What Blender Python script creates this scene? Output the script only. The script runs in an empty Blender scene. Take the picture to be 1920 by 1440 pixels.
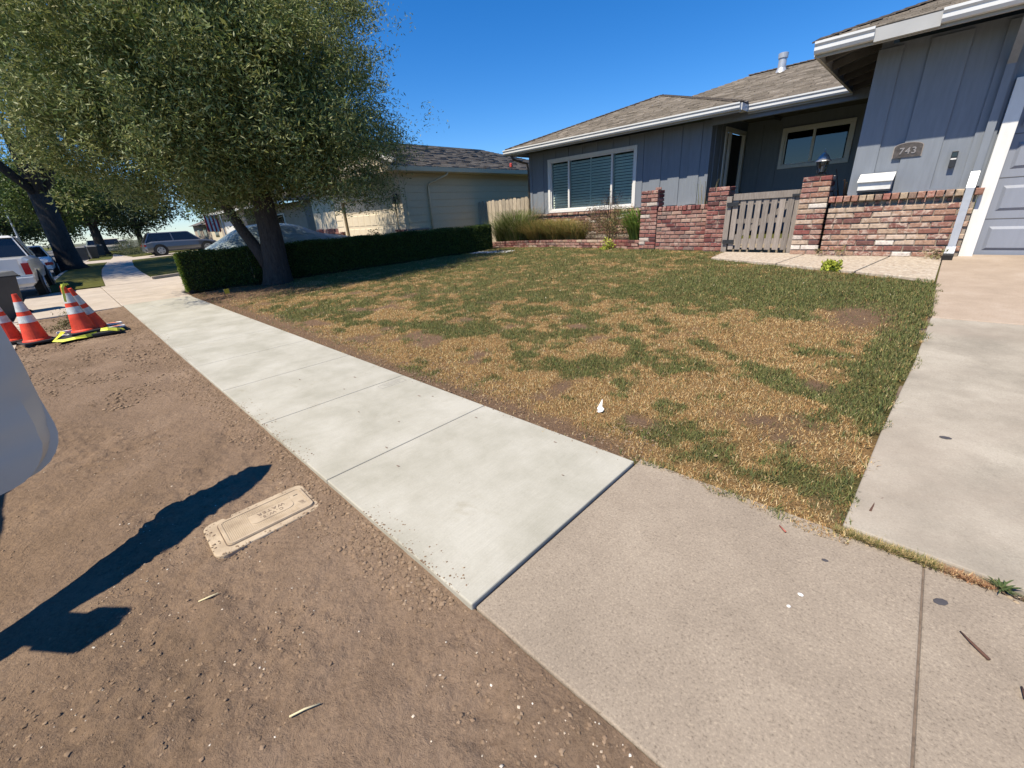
import bpy, bmesh, math, random
import numpy as np
from mathutils import Vector, Matrix
random.seed(7); rng = np.random.default_rng(11)
R = math.radians
scene = bpy.context.scene
COL = scene.collection

# ------------------------------------------------------------------ camera, sky, sun, exposure
cam = bpy.data.cameras.new('camera'); camo = bpy.data.objects.new('camera', cam); COL.objects.link(camo)
cam.sensor_width = 36.0; cam.lens = 777.0 / 1920.0 * 36.0
cam.clip_start = 0.02; cam.clip_end = 3000
camo.matrix_world = Matrix(((0.72454, -0.22022, 0.65310, 0.0),
                            (0.68665, 0.31260, -0.65635, 0.0),
                            (-0.05961, 0.92401, 0.37770, 1.33),
                            (0, 0, 0, 1)))
scene.camera = camo
SUN_EL = R(57.0); SHADOW_AZ = R(86.0)          # shadows run towards +Y, a touch to +X
sv = Vector((-math.cos(SHADOW_AZ) * math.cos(SUN_EL), -math.sin(SHADOW_AZ) * math.cos(SUN_EL), math.sin(SUN_EL)))
world = bpy.data.worlds.new('World'); scene.world = world; world.use_nodes = True
wn = world.node_tree.nodes; wl = world.node_tree.links
for n in list(wn): wn.remove(n)
wo = wn.new('ShaderNodeOutputWorld'); wb = wn.new('ShaderNodeBackground'); sk = wn.new('ShaderNodeTexSky')
sk.sky_type = 'NISHITA'; sk.sun_disc = False; sk.sun_elevation = SUN_EL
sk.sun_rotation = math.atan2(sv.x, sv.y)
sk.altitude = 100; sk.air_density = 1.0; sk.dust_density = 0.0; sk.ozone_density = 3.0
wb.inputs['Strength'].default_value = 0.078
hs = wn.new('ShaderNodeHueSaturation'); hs.inputs['Saturation'].default_value = 1.22; hs.inputs['Value'].default_value = 1.3
fl_ = wn.new('ShaderNodeMix'); fl_.data_type = 'RGBA'; fl_.blend_type = 'MULTIPLY'; fl_.inputs[0].default_value = 1.0; fl_.inputs[7].default_value = (.76, .90, 1.14, 1)
wl.new(sk.outputs[0], fl_.inputs[6]); wl.new(fl_.outputs[2], hs.inputs['Color']); wl.new(hs.outputs[0], wb.inputs[0]); wl.new(wb.outputs[0], wo.inputs[0])
sl = bpy.data.lights.new('sun', 'SUN'); sl.energy = 4.9; sl.angle = R(0.53); sl.color = (1.0, 0.905, 0.74)
so = bpy.data.objects.new('sun', sl); COL.objects.link(so)
so.rotation_euler = sv.to_track_quat('Z', 'Y').to_euler()
scene.view_settings.view_transform = 'Standard'; scene.view_settings.look = 'None'
scene.view_settings.exposure = 0.45; scene.view_settings.gamma = 1.0
scene.view_settings.use_curve_mapping = False
scene.cycles.max_bounces = 6; scene.cycles.diffuse_bounces = 1; scene.cycles.transparent_max_bounces = 12

# ------------------------------------------------------------------ helpers
def tag(o, label=None, cat=None, group=None, kind=None):
    if label: o['label'] = label
    if cat: o['category'] = cat
    if group: o['group'] = group
    if kind: o['kind'] = kind
    return o
def empty(name, loc=(0, 0, 0), rz=0.0, **k):
    o = bpy.data.objects.new(name, None); COL.objects.link(o); o.location = loc; o.rotation_euler = (0, 0, rz)
    o.empty_display_size = 0.2
    return tag(o, **k)
def link(name, me, parent=None, loc=None):
    o = bpy.data.objects.new(name, me); COL.objects.link(o)
    if parent is not None: o.parent = parent
    if loc is not None: o.location = loc
    return o
class MB:
    """collects polygons; build() makes one mesh object"""
    def __init__(s): s.v = []; s.f = []; s.m = []
    def poly(s, pts, m=0):
        b = len(s.v); s.v += [tuple(p) for p in pts]; s.f.append(tuple(range(b, b + len(pts)))); s.m.append(m); return s
    def hexa(s, p, m=0):      # 8 points: bottom 4 ccw, top 4 ccw
        b = len(s.v); s.v += [tuple(q) for q in p]
        for f in ((3, 2, 1, 0), (4, 5, 6, 7), (0, 1, 5, 4), (1, 2, 6, 5), (2, 3, 7, 6), (3, 0, 4, 7)):
            s.f.append(tuple(b + i for i in f)); s.m.append(m)
        return s
    def box(s, x0, x1, y0, y1, z0, z1, m=0):
        if x0 > x1: x0, x1 = x1, x0
        if y0 > y1: y0, y1 = y1, y0
        if z0 > z1: z0, z1 = z1, z0
        return s.hexa([(x0, y0, z0), (x1, y0, z0), (x1, y1, z0), (x0, y1, z0), (x0, y0, z1), (x1, y0, z1), (x1, y1, z1), (x0, y1, z1)], m)
    def bar(s, a, b, w, h, up=(0, 0, 1), m=0):
        a = Vector(a); b = Vector(b); d = (b - a).normalized(); u = Vector(up)
        sd = d.cross(u)
        if sd.length < 1e-4: sd = d.cross(Vector((1, 0, 0)))
        sd.normalize(); u = sd.cross(d).normalized(); sd *= w / 2; u *= h / 2
        return s.hexa([a - sd - u, b - sd - u, b + sd - u, a + sd - u, a - sd + u, b - sd + u, b + sd + u, a + sd + u], m)
    def tube(s, pts, rad, n=8, m=0, cap=True):
        pts = [Vector(p) for p in pts]
        if not isinstance(rad, (list, tuple)): rad = [rad] * len(pts)
        b = len(s.v); prev = None
        for i, p in enumerate(pts):
            d = (pts[min(i + 1, len(pts) - 1)] - pts[max(i - 1, 0)]).normalized()
            if prev is None:
                prev = d.orthogonal().normalized()
            u = (prev - d * prev.dot(d)).normalized(); prev = u; w = d.cross(u)
            for k in range(n):
                a = 2 * math.pi * k / n
                s.v.append(tuple(p + (u * math.cos(a) + w * math.sin(a)) * rad[i]))
        for i in range(len(pts) - 1):
            for k in range(n):
                s.f.append((b + i * n + k, b + i * n + (k + 1) % n, b + (i + 1) * n + (k + 1) % n, b + (i + 1) * n + k)); s.m.append(m)
        if cap:
            s.f.append(tuple(b + k for k in reversed(range(n)))); s.m.append(m)
            s.f.append(tuple(b + (len(pts) - 1) * n + k for k in range(n))); s.m.append(m)
        return s
    def lathe(s, prof, c=(0, 0, 0), n=16, m=0, axis='z'):
        b = len(s.v)
        for (r, z) in prof:
            for k in range(n):
                a = 2 * math.pi * k / n
                if axis == 'z': s.v.append((c[0] + r * math.cos(a), c[1] + r * math.sin(a), c[2] + z))
                elif axis == 'y': s.v.append((c[0] + r * math.cos(a), c[1] + z, c[2] + r * math.sin(a)))
                else: s.v.append((c[0] + z, c[1] + r * math.cos(a), c[2] + r * math.sin(a)))
        for i in range(len(prof) - 1):
            for k in range(n):
                s.f.append((b + i * n + k, b + i * n + (k + 1) % n, b + (i + 1) * n + (k + 1) % n, b + (i + 1) * n + k)); s.m.append(m)
        s.f.append(tuple(b + k for k in reversed(range(n)))); s.m.append(m)
        s.f.append(tuple(b + (len(prof) - 1) * n + k for k in range(n))); s.m.append(m)
        return s
    def prism(s, pts, off, m=0):   # polygon extruded by vector off
        n = len(pts); b = len(s.v); off = Vector(off)
        s.v += [tuple(p) for p in pts] + [tuple(Vector(p) + off) for p in pts]
        s.f.append(tuple(b + i for i in reversed(range(n)))); s.m.append(m)
        s.f.append(tuple(b + n + i for i in range(n))); s.m.append(m)
        for i in range(n):
            j = (i + 1) % n; s.f.append((b + i, b + j, b + n + j, b + n + i)); s.m.append(m)
        return s
    def mesh(s, name, mats, smooth=False, fix=True):
        me = bpy.data.meshes.new(name); me.from_pydata(s.v, [], s.f)
        if not isinstance(mats, (list, tuple)): mats = [mats]
        for m in mats: me.materials.append(m)
        me.polygons.foreach_set('material_index', s.m)
        if fix:
            bm = bmesh.new(); bm.from_mesh(me); bmesh.ops.recalc_face_normals(bm, faces=bm.faces[:]); bm.to_mesh(me); bm.free()
        if smooth: me.polygons.foreach_set('use_smooth', [True] * len(me.polygons))
        me.update(); return me
    def build(s, name, mats, parent=None, loc=None, smooth=False, fix=True, bevel=0, **k):
        o = link(name, s.mesh(name, mats, smooth, fix), parent, loc)
        if bevel:
            md = o.modifiers.new('bevel', 'BEVEL'); md.width = bevel; md.segments = 2; md.limit_method = 'ANGLE'; md.angle_limit = R(40)
        return tag(o, **k)
def np_mesh(name, verts, faces_flat, nper, mats, colors=None, smooth=False, matidx=None):
    me = bpy.data.meshes.new(name)
    nf = len(faces_flat) // nper
    me.vertices.add(len(verts)); me.vertices.foreach_set('co', np.asarray(verts, dtype=np.float32).ravel())
    me.loops.add(len(faces_flat)); me.loops.foreach_set('vertex_index', np.asarray(faces_flat, dtype=np.int32))
    me.polygons.add(nf); me.polygons.foreach_set('loop_start', np.arange(0, len(faces_flat), nper, dtype=np.int32))
    me.polygons.foreach_set('loop_total', np.full(nf, nper, dtype=np.int32))
    for m in (mats if isinstance(mats, (list, tuple)) else [mats]): me.materials.append(m)
    if matidx is not None: me.polygons.foreach_set('material_index', np.asarray(matidx, dtype=np.int32))
    me.update(calc_edges=True)
    if smooth: me.polygons.foreach_set('use_smooth', [True] * nf)
    if colors is not None:
        at = me.color_attributes.new('tint', 'FLOAT_COLOR', 'POINT')
        c = np.ones((len(verts), 4), dtype=np.float32); c[:, :3] = colors
        at.data.foreach_set('color', c.ravel())
    me.validate(); return me
# value noise
_P = rng.random((256, 256))
def vnoise(x, y):
    x = np.asarray(x, dtype=float); y = np.asarray(y, dtype=float)
    xi = np.floor(x).astype(int); yi = np.floor(y).astype(int); fx = x - xi; fy = y - yi
    fx = fx * fx * (3 - 2 * fx); fy = fy * fy * (3 - 2 * fy)
    a = _P[xi % 256, yi % 256]; b = _P[(xi + 1) % 256, yi % 256]; c = _P[xi % 256, (yi + 1) % 256]; d = _P[(xi + 1) % 256, (yi + 1) % 256]
    return (a * (1 - fx) + b * fx) * (1 - fy) + (c * (1 - fx) + d * fx) * fy
def fbm(x, y, o=4):
    s = 0; a = .5; t = 0
    for i in range(o): s = s + a * vnoise(x * 2 ** i + 17 * i, y * 2 ** i + 31 * i); t += a; a *= .5
    return s / t
def terr(x, y):
    x = np.asarray(x, dtype=float); y = np.asarray(y, dtype=float)
    k = .03 + .028 * np.clip((x + 12) / 7, 0, 1)
    return k * np.clip(y - 2.0, 0, 8.6)

# ------------------------------------------------------------------ materials
def nmat(name):
    m = bpy.data.materials.new(name); m.use_nodes = True
    nt = m.node_tree; p = nt.nodes['Principled BSDF']; return m, nt, p
def N(nt, t, **k):
    n = nt.nodes.new(t)
    for a, b in k.items(): setattr(n, a, b)
    return n
def ramp(nt, stops, interp='LINEAR'):
    r = nt.nodes.new('ShaderNodeValToRGB'); r.color_ramp.interpolation = interp
    e = r.color_ramp.elements
    while len(e) > 1: e.remove(e[-1])
    e[0].position = stops[0][0]; e[0].color = (*stops[0][1], 1)
    for s, c in stops[1:]:
        q = e.new(s); q.color = (*c, 1)
    return r
def objcoord(nt, kind='Object'):
    return nt.nodes.new('ShaderNodeTexCoord').outputs[kind]
def worldcoord(nt):
    return nt.nodes.new('ShaderNodeNewGeometry').outputs['Position']
def noise(nt, co, scale, detail=4, rough=.55, dist=0, stretch=None):
    n = nt.nodes.new('ShaderNodeTexNoise'); n.inputs['Scale'].default_value = scale; n.inputs['Detail'].default_value = detail
    n.inputs['Roughness'].default_value = rough; n.inputs['Distortion'].default_value = dist
    if stretch:
        mp = nt.nodes.new('ShaderNodeMapping'); mp.inputs['Scale'].default_value = stretch; nt.links.new(co, mp.inputs[0]); co = mp.outputs[0]
    nt.links.new(co, n.inputs['Vector']); return n
def bump(nt, p, h, strength=.3, dist=.02, prev=None):
    b = nt.nodes.new('ShaderNodeBump'); b.inputs['Strength'].default_value = strength; b.inputs['Distance'].default_value = dist
    nt.links.new(h, b.inputs['Height'])
    if prev: nt.links.new(prev.outputs[0], b.inputs['Normal'])
    nt.links.new(b.outputs[0], p.inputs['Normal']); return b
def mixc(nt, fac, a, b, mode='MIX'):
    m = nt.nodes.new('ShaderNodeMix'); m.data_type = 'RGBA'; m.blend_type = mode
    for sock, v in ((m.inputs[0], fac), (m.inputs[6], a), (m.inputs[7], b)):
        if isinstance(v, bpy.types.NodeSocket): nt.links.new(v, sock)
        elif isinstance(v, (int, float)): sock.default_value = v
        else: sock.default_value = (*v, 1)
    return m.outputs[2]
def simple(name, col, rough=.6, var=.12, scale=6, metal=0, bumps=0, spec=None, co='world', detail=4):
    m, nt, p = nmat(name)
    c = worldcoord(nt) if co == 'world' else objcoord(nt)
    n = noise(nt, c, scale, detail)
    lo = tuple(max(0, v * (1 - var)) for v in col); hi = tuple(min(1, v * (1 + var)) for v in col)
    r = ramp(nt, [(.3, lo), (.7, hi)]); nt.links.new(n.outputs[0], r.inputs[0]); nt.links.new(r.outputs[0], p.inputs['Base Color'])
    p.inputs['Roughness'].default_value = rough; p.inputs['Metallic'].default_value = metal
    if spec is not None: p.inputs['Specular IOR Level'].default_value = spec
    if bumps: n2 = noise(nt, c, scale * 14, 3); bump(nt, p, n2.outputs[0], bumps, .01)
    return m
M = {}
def concrete(name, base, dark, light, speck=.25, bstr=.25, spots=0.0, warm=None):
    m, nt, p = nmat(name); co = worldcoord(nt)
    n1 = noise(nt, co, 1.9, 8, .66, .12); r1 = ramp(nt, [(.36, dark), (.5, base), (.63, light)]); nt.links.new(n1.outputs[0], r1.inputs[0])
    n2 = noise(nt, co, 120, 4, .8); r2 = ramp(nt, [(.30, (.30, .28, .26)), (.44, (.92, .92, .92)), (.56, (1.05, 1.05, 1.05)), (.70, (1.6, 1.6, 1.55))]); nt.links.new(n2.outputs[0], r2.inputs[0])
    c = mixc(nt, speck, r1.outputs[0], mixc(nt, 1.0, r1.outputs[0], r2.outputs[0], 'MULTIPLY'))
    if spots:
        v = nt.nodes.new('ShaderNodeTexVoronoi'); v.inputs['Scale'].default_value = 5.5; nt.links.new(co, v.inputs['Vector'])
        n3 = noise(nt, co, 30, 3); ad = N(nt, 'ShaderNodeMath', operation='MULTIPLY_ADD'); nt.links.new(n3.outputs[0], ad.inputs[0]); ad.inputs[1].default_value = .12; nt.links.new(v.outputs['Distance'], ad.inputs[2])
        rs = ramp(nt, [(.075, (1, 1, 1)), (.095, (0, 0, 0))]); nt.links.new(ad.outputs[0], rs.inputs[0])
        mu = N(nt, 'ShaderNodeMath', operation='MULTIPLY'); nt.links.new(rs.outputs[0], mu.inputs[0]); mu.inputs[1].default_value = spots
        c = mixc(nt, mu.outputs[0], c, (.22, .17, .13))
    if name == 'fresh_concrete':
        nb_ = noise(nt, co, 1, 3, .6, 0, (210, 5, 1)); rb_ = ramp(nt, [(.35, (.955, .955, .95)), (.65, (1.03, 1.03, 1.03))]); nt.links.new(nb_.outputs[0], rb_.inputs[0]); c = mixc(nt, 1.0, c, rb_.outputs[0], 'MULTIPLY')
        ns_ = noise(nt, co, 3.3, 8, .75, .3); rs_ = ramp(nt, [(.60, (1, 1, 1)), (.70, (.88, .86, .82))]); nt.links.new(ns_.outputs[0], rs_.inputs[0]); c = mixc(nt, 1.0, c, rs_.outputs[0], 'MULTIPLY')
    if warm:
        n4 = noise(nt, co, .5, 5, .6, .6); rw = ramp(nt, [(.45, (0, 0, 0)), (.66, (1, 1, 1))]); nt.links.new(n4.outputs[0], rw.inputs[0])
        mu = N(nt, 'ShaderNodeMath', operation='MULTIPLY'); nt.links.new(rw.outputs[0], mu.inputs[0]); mu.inputs[1].default_value = .6
        c = mixc(nt, mu.outputs[0], c, warm)
    nt.links.new(c, p.inputs['Base Color']); p.inputs['Roughness'].default_value = .85; p.inputs['Specular IOR Level'].default_value = .3
    bump(nt, p, n2.outputs[0], bstr, .003)
    return m
NEWC = True
M['newcon'] = concrete('fresh_concrete', (.425, .405, .34), (.365, .348, .285), (.475, .455, .39), .16, .12, .55)
M['oldcon'] = concrete('old_concrete', (.312, .256, .196), (.275, .225, .172), (.35, .29, .223), .75, .5)
M['drivecon'] = concrete('driveway_concrete', (.35, .31, .25), (.27, .24, .192), (.425, .38, .31), .40, .3, 0, (.36, .295, .235))
M['drivetop'] = concrete('driveway_concrete_upper', (.40, .315, .24), (.355, .28, .213), (.44, .355, .28), .45, .3, 0)
M['farcon'] = concrete('far_concrete', (.47, .40, .33), (.42, .36, .29), (.52, .45, .37), .3, .2)
M['joint'] = simple('joint_dirt', (.16, .12, .09), .95, .3, 30)
# dirt
m, nt, p = nmat('bare_dirt'); co = worldcoord(nt)
n1 = noise(nt, co, 1.1, 6, .6, .5); r1 = ramp(nt, [(.3, (.178, .123, .081)), (.5, (.228, .159, .108)), (.72, (.29, .208, .145))]); nt.links.new(n1.outputs[0], r1.inputs[0])
n2 = noise(nt, co, 60, 6, .75); r2 = ramp(nt, [(.25, (.55, .5, .5)), (.5, (1, 1, 1)), (.78, (1.35, 1.3, 1.25))]); nt.links.new(n2.outputs[0], r2.inputs[0])
c = mixc(nt, .8, r1.outputs[0], mixc(nt, 1.0, r1.outputs[0], r2.outputs[0], 'MULTIPLY'))
v = nt.nodes.new('ShaderNodeTexVoronoi'); v.inputs['Scale'].default_value = 95; nt.links.new(co, v.inputs['Vector'])
rv = ramp(nt, [(.10, (1, 1, 1)), (.2, (0, 0, 0))]); nt.links.new(v.outputs['Distance'], rv.inputs[0])
n5 = noise(nt, co, 14, 2); rr = ramp(nt, [(.55, (0, 0, 0)), (.7, (.55, .55, .55))]); nt.links.new(n5.outputs[0], rr.inputs[0])
mu = N(nt, 'ShaderNodeMath', operation='MULTIPLY'); nt.links.new(rv.outputs[0], mu.inputs[0]); nt.links.new(rr.outputs[0], mu.inputs[1])
c = mixc(nt, mu.outputs[0], c, (.52, .42, .32)); nt.links.new(c, p.inputs['Base Color'])
p.inputs['Roughness'].default_value = .95; p.inputs['Specular IOR Level'].default_value = .15
n3 = noise(nt, co, 18, 8, .72, .3); b = bump(nt, p, n3.outputs[0], .85, .03); n4 = noise(nt, co, 130, 4, .7); bump(nt, p, n4.outputs[0], .55, .004, b)
M['dirt'] = m
M['stone'] = None
m, nt, p = nmat('dirt_stone'); oi = nt.nodes.new('ShaderNodeVertexColor'); oi.layer_name = 'tint'; nt.links.new(oi.outputs[0], p.inputs['Base Color']); p.inputs['Roughness'].default_value = .95; p.inputs['Specular IOR Level'].default_value = .1; M['stone'] = m
# vegetation using tint
def leafmat(name, rough=.5, trans=.25, spec=.4, var=None):
    m, nt, p = nmat(name); vc = nt.nodes.new('ShaderNodeVertexColor'); vc.layer_name = 'tint'
    nt.links.new(vc.outputs[0], p.inputs['Base Color']); p.inputs['Roughness'].default_value = rough; p.inputs['Specular IOR Level'].default_value = spec
    if trans:
        out = nt.nodes['Material Output']; tr = nt.nodes.new('ShaderNodeBsdfTranslucent'); nt.links.new(vc.outputs[0], tr.inputs[0])
        mx = nt.nodes.new('ShaderNodeMixShader'); mx.inputs[0].default_value = trans
        nt.links.new(p.outputs[0], mx.inputs[1]); nt.links.new(tr.outputs[0], mx.inputs[2]); nt.links.new(mx.outputs[0], out.inputs[0])
    return m
M['blade'] = leafmat('grass_blade', .75, .32, .12)
M['leaf'] = leafmat('tree_leaf', .55, .2, .3)
M['olive'] = leafmat('olive_leaf', .5, .28, .35)
# lawn soil with tint
m, nt, p = nmat('lawn_soil'); vc = nt.nodes.new('ShaderNodeVertexColor'); vc.layer_name = 'tint'; co = worldcoord(nt)
n1 = noise(nt, co, 90, 5, .75, .5, (1, 1, 1)); r1 = ramp(nt, [(.28, (.35, .33, .3)), (.5, (1, 1, 1)), (.75, (1.6, 1.5, 1.35))]); nt.links.new(n1.outputs[0], r1.inputs[0])
nt.links.new(mixc(nt, 1.0, vc.outputs[0], r1.outputs[0], 'MULTIPLY'), p.inputs['Base Color']); p.inputs['Roughness'].default_value = 1; p.inputs['Specular IOR Level'].default_value = .05
n2 = noise(nt, co, 45, 6, .75); bump(nt, p, n2.outputs[0], .9, .03); M['lawnsoil'] = m
m, nt, p = nmat('mown_grass'); co = worldcoord(nt)
n1 = noise(nt, co, 40, 6, .75); r1 = ramp(nt, [(.3, (.035, .045, .015)), (.5, (.085, .10, .035)), (.7, (.17, .165, .065))]); nt.links.new(n1.outputs[0], r1.inputs[0])
n2 = noise(nt, co, 1.2, 3); c = mixc(nt, n2.outputs[0], r1.outputs[0], mixc(nt, 1.0, r1.outputs[0], (1.5, 1.25, .8), 'MULTIPLY')); nt.links.new(c, p.inputs['Base Color'])
p.inputs['Roughness'].default_value = 1; p.inputs['Specular IOR Level'].default_value = .1; bump(nt, p, n1.outputs[0], .8, .04); M['grassfar'] = m
M['asphalt'] = simple('asphalt', (.13, .125, .12), .9, .2, 3, bumps=.3)
M['basegnd'] = simple('valley_ground', (.12, .12, .08), 1, .3, .05)
# bricks
def brickmat(name, stops, whit=.5):
    m, nt, p = nmat(name); oi = nt.nodes.new('ShaderNodeObjectInfo'); co = worldcoord(nt)
    r = ramp(nt, stops, 'CONSTANT'); nt.links.new(oi.outputs['Random'], r.inputs[0])
    n1 = noise(nt, co, 26, 5, .7); rr = ramp(nt, [(.25, (.5, .47, .47)), (.5, (1, 1, 1)), (.75, (1.35, 1.3, 1.25))]); nt.links.new(n1.outputs[0], rr.inputs[0])
    c = mixc(nt, 1.0, r.outputs[0], rr.outputs[0], 'MULTIPLY')
    n2 = noise(nt, co, 11, 5, .75, 1.0)
    ad = N(nt, 'ShaderNodeMath', operation='ADD'); mu = N(nt, 'ShaderNodeMath', operation='MULTIPLY'); mu.inputs[1].default_value = 7.31
    fr = N(nt, 'ShaderNodeMath', operation='FRACT'); nt.links.new(oi.outputs['Random'], mu.inputs[0]); nt.links.new(mu.outputs[0], fr.inputs[0])
    m3 = N(nt, 'ShaderNodeMath', operation='MULTIPLY'); nt.links.new(fr.outputs[0], m3.inputs[0]); m3.inputs[1].default_value = .16
    nt.links.new(n2.outputs[0], ad.inputs[0]); nt.links.new(m3.outputs[0], ad.inputs[1])
    rw = ramp(nt, [(.60, (0, 0, 0)), (.72, (whit, whit, whit))]); nt.links.new(ad.outputs[0], rw.inputs[0])
    c = mixc(nt, rw.outputs[0], c, (.55, .44, .36)); nt.links.new(c, p.inputs['Base Color'])
    p.inputs['Roughness'].default_value = .92; p.inputs['Specular IOR Level'].default_value = .2
    n4 = noise(nt, co, 70, 5, .7); bump(nt, p, n4.outputs[0], .6, .006); return m
M['brickA'] = brickmat('used_brick', [(0, (.24, .115, .09)), (.12, (.31, .165, .12)), (.26, (.20, .09, .075)), (.38, (.36, .23, .165)), (.5, (.26, .13, .105)), (.6, (.40, .29, .21)), (.70, (.16, .08, .07)), (.78, (.62, .56, .50)), (.86, (.32, .19, .14)), (.94, (.44, .34, .26))], .8)
M['brickB'] = brickmat('red_brick', [(0, (.22, .08, .07)), (.2, (.27, .12, .10)), (.4, (.155, .055, .052)), (.55, (.29, .15, .125)), (.7, (.22, .08, .072)), (.82, (.12, .055, .052)), (.91, (.50, .43, .38)), (.96, (.33, .21, .17))], .5)
M['brickC'] = brickmat('weathered_brick', [(0, (.30, .17, .14)), (.2, (.34, .20, .165)), (.4, (.26, .14, .115)), (.6, (.37, .24, .19)), (.8, (.22, .15, .13)), (.93, (.30, .17, .14))], .3)
M['brickCap'] = brickmat('tan_header_brick', [(0, (.34, .24, .17)), (.2, (.28, .15, .11)), (.4, (.40, .31, .22)), (.6, (.25, .17, .13)), (.75, (.36, .27, .19)), (.9, (.30, .13, .10))], .4)
M['mortar'] = simple('mortar', (.30, .25, .20), .95, .25, 12, bumps=.5)
# paints
def paint(name, col, rough=.6, streak=.08, vert=True):
    m, nt, p = nmat(name); co = worldcoord(nt)
    n1 = noise(nt, co, 3, 5, .6, 0, (8, 8, 1) if vert else (1, 8, 8)); lo = tuple(v * (1 - streak) for v in col); hi = tuple(v * (1 + streak) for v in col)
    r = ramp(nt, [(.3, lo), (.7, hi)]); nt.links.new(n1.outputs[0], r.inputs[0]); nt.links.new(r.outputs[0], p.inputs['Base Color'])
    n2 = noise(nt, co, 60, 4, .7, 0, (4, 4, .6) if vert else (.6, 4, 4)); bump(nt, p, n2.outputs[0], .25, .004)
    p.inputs['Roughness'].default_value = rough; p.inputs['Specular IOR Level'].default_value = .3; return m
M['blue'] = paint('slate_blue_paint', (.205, .228, .262))
M['bluedoor'] = paint('slate_blue_door_paint', (.255, .275, .325), .5, .04)
M['white'] = paint('white_trim_paint', (.74, .73, .70), .5, .05)
M['gutterw'] = simple('white_gutter_enamel', (.70, .70, .68), .35, .05, 3, spec=.5)
M['greytrim'] = simple('grey_fascia_paint', (.42, .42, .41), .55, .08, 3)
M['soffit'] = simple('dark_soffit', (.12, .115, .11), .9, .2, 5)
M['cream'] = paint('cream_siding_paint', (.62, .53, .34), .65, .06, False)
M['creamlight'] = paint('pale_cream_paint', (.66, .57, .43), .6, .05, False)
M['tanfar'] = simple('tan_stucco', (.40, .33, .26), .9, .1, 2)
def shingle(name, stops):
    m, nt, p = nmat(name); vc = nt.nodes.new('ShaderNodeVertexColor'); vc.layer_name = 'tint'; co = worldcoord(nt)
    n1 = noise(nt, co, 55, 4, .8); r1 = ramp(nt, [(.3, (.6, .6, .6)), (.7, (1.35, 1.35, 1.35))]); nt.links.new(n1.outputs[0], r1.inputs[0])
    nt.links.new(mixc(nt, 1.0, vc.outputs[0], r1.outputs[0], 'MULTIPLY'), p.inputs['Base Color']); p.inputs['Roughness'].default_value = .95; p.inputs['Specular IOR Level'].default_value = .15
    bump(nt, p, n1.outputs[0], .5, .005); return m
M['shingle'] = shingle('asphalt_shingle', None)
def glass(name, tint=(.02, .03, .03), refl=1.0):
    m, nt, p = nmat(name); nt.nodes.remove(p); out = nt.nodes['Material Output']
    tr = nt.nodes.new('ShaderNodeBsdfTransparent'); tr.inputs[0].default_value = (*tint, 1)
    gl = nt.nodes.new('ShaderNodeBsdfGlossy'); gl.inputs['Roughness'].default_value = .01; gl.inputs[0].default_value = (refl, refl, refl, 1)
    fr = nt.nodes.new('ShaderNodeFresnel'); fr.inputs[0].default_value = 1.7
    mx = nt.nodes.new('ShaderNodeMixShader'); nt.links.new(fr.outputs[0], mx.inputs[0]); nt.links.new(tr.outputs[0], mx.inputs[1]); nt.links.new(gl.outputs[0], mx.inputs[2]); nt.links.new(mx.outputs[0], out.inputs[0]); return m
M['glassgreen'] = glass('tinted_window_glass', (.93, 1.0, .96))
M['glassdark'] = glass('dark_window_glass', (.10, .12, .14))
M['interior'] = simple('dark_interior', (.02, .02, .022), .9)
M['louver'] = simple('shutter_louver_paint', (.80, .84, .78), .5, .05)
M['black'] = simple('black_rubber', (.025, .025, .025), .7, .2, 20)
M['blackmetal'] = simple('black_metal', (.03, .03, .032), .4, .2, 10, spec=.5)
M['bronze'] = simple('bronze_plaque', (.10, .085, .075), .5, .3, 25, metal=.4)
M['pewter'] = simple('pewter_metal', (.32, .32, .33), .35, .15, 20, metal=.7)
M['galv'] = simple('galvanised_metal', (.50, .52, .55), .45, .1, 8, metal=.4)
M['orange'] = simple('orange_cone_plastic', (.74, .07, .03), .55, .28, 9, spec=.3, detail=8)
M['reflect'] = simple('reflective_white_band', (.58, .58, .54), .45, .25, 14, detail=8)
M['yellowtape'] = simple('yellow_tape', (.72, .74, .08), .4, .1, 12)
M['barwhite'] = simple('white_barricade_paint', (.70, .69, .66), .5, .15, 10)
M['baror'] = simple('faded_orange_stripe', (.75, .28, .17), .5, .1, 10)
def wood(name, a, b, vert=True):
    m, nt, p = nmat(name); co = worldcoord(nt); oi = nt.nodes.new('ShaderNodeObjectInfo')
    n1 = noise(nt, co, 5, 6, .7, .5, (12, 12, 1)); r = ramp(nt, [(.28, a), (.72, b)]); nt.links.new(n1.outputs[0], r.inputs[0])
    rr = ramp(nt, [(0, (.78, .78, .78)), (1, (1.18, 1.16, 1.14))]); nt.links.new(oi.outputs['Random'], rr.inputs[0])
    nt.links.new(mixc(nt, 1, r.outputs[0], rr.outputs[0], 'MULTIPLY'), p.inputs['Base Color'])
    p.inputs['Roughness'].default_value = .9; p.inputs['Specular IOR Level'].default_value = .15; bump(nt, p, n1.outputs[0], .5, .01); return m
M['gatewood'] = wood('weathered_gate_wood', (.19, .16, .14), (.36, .32, .285))
M['fencewood'] = wood('weathered_fence_wood', (.36, .30, .225), (.56, .49, .39))
def bark(name, a, b):
    m, nt, p = nmat(name); co = objcoord(nt); n1 = noise(nt, co, 6, 6, .7, 1.0, (3, 3, .7)); r = ramp(nt, [(.3, a), (.7, b)]); nt.links.new(n1.outputs[0], r.inputs[0]); nt.links.new(r.outputs[0], p.inputs['Base Color'])
    p.inputs['Roughness'].default_value = .95; bump(nt, p, n1.outputs[0], 1, .04); return m
M['bark'] = bark('olive_bark', (.028, .022, .018), (.085, .068, .056)); M['bark2'] = bark('street_tree_bark', (.022, .019, .018), (.065, .056, .05))
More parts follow.
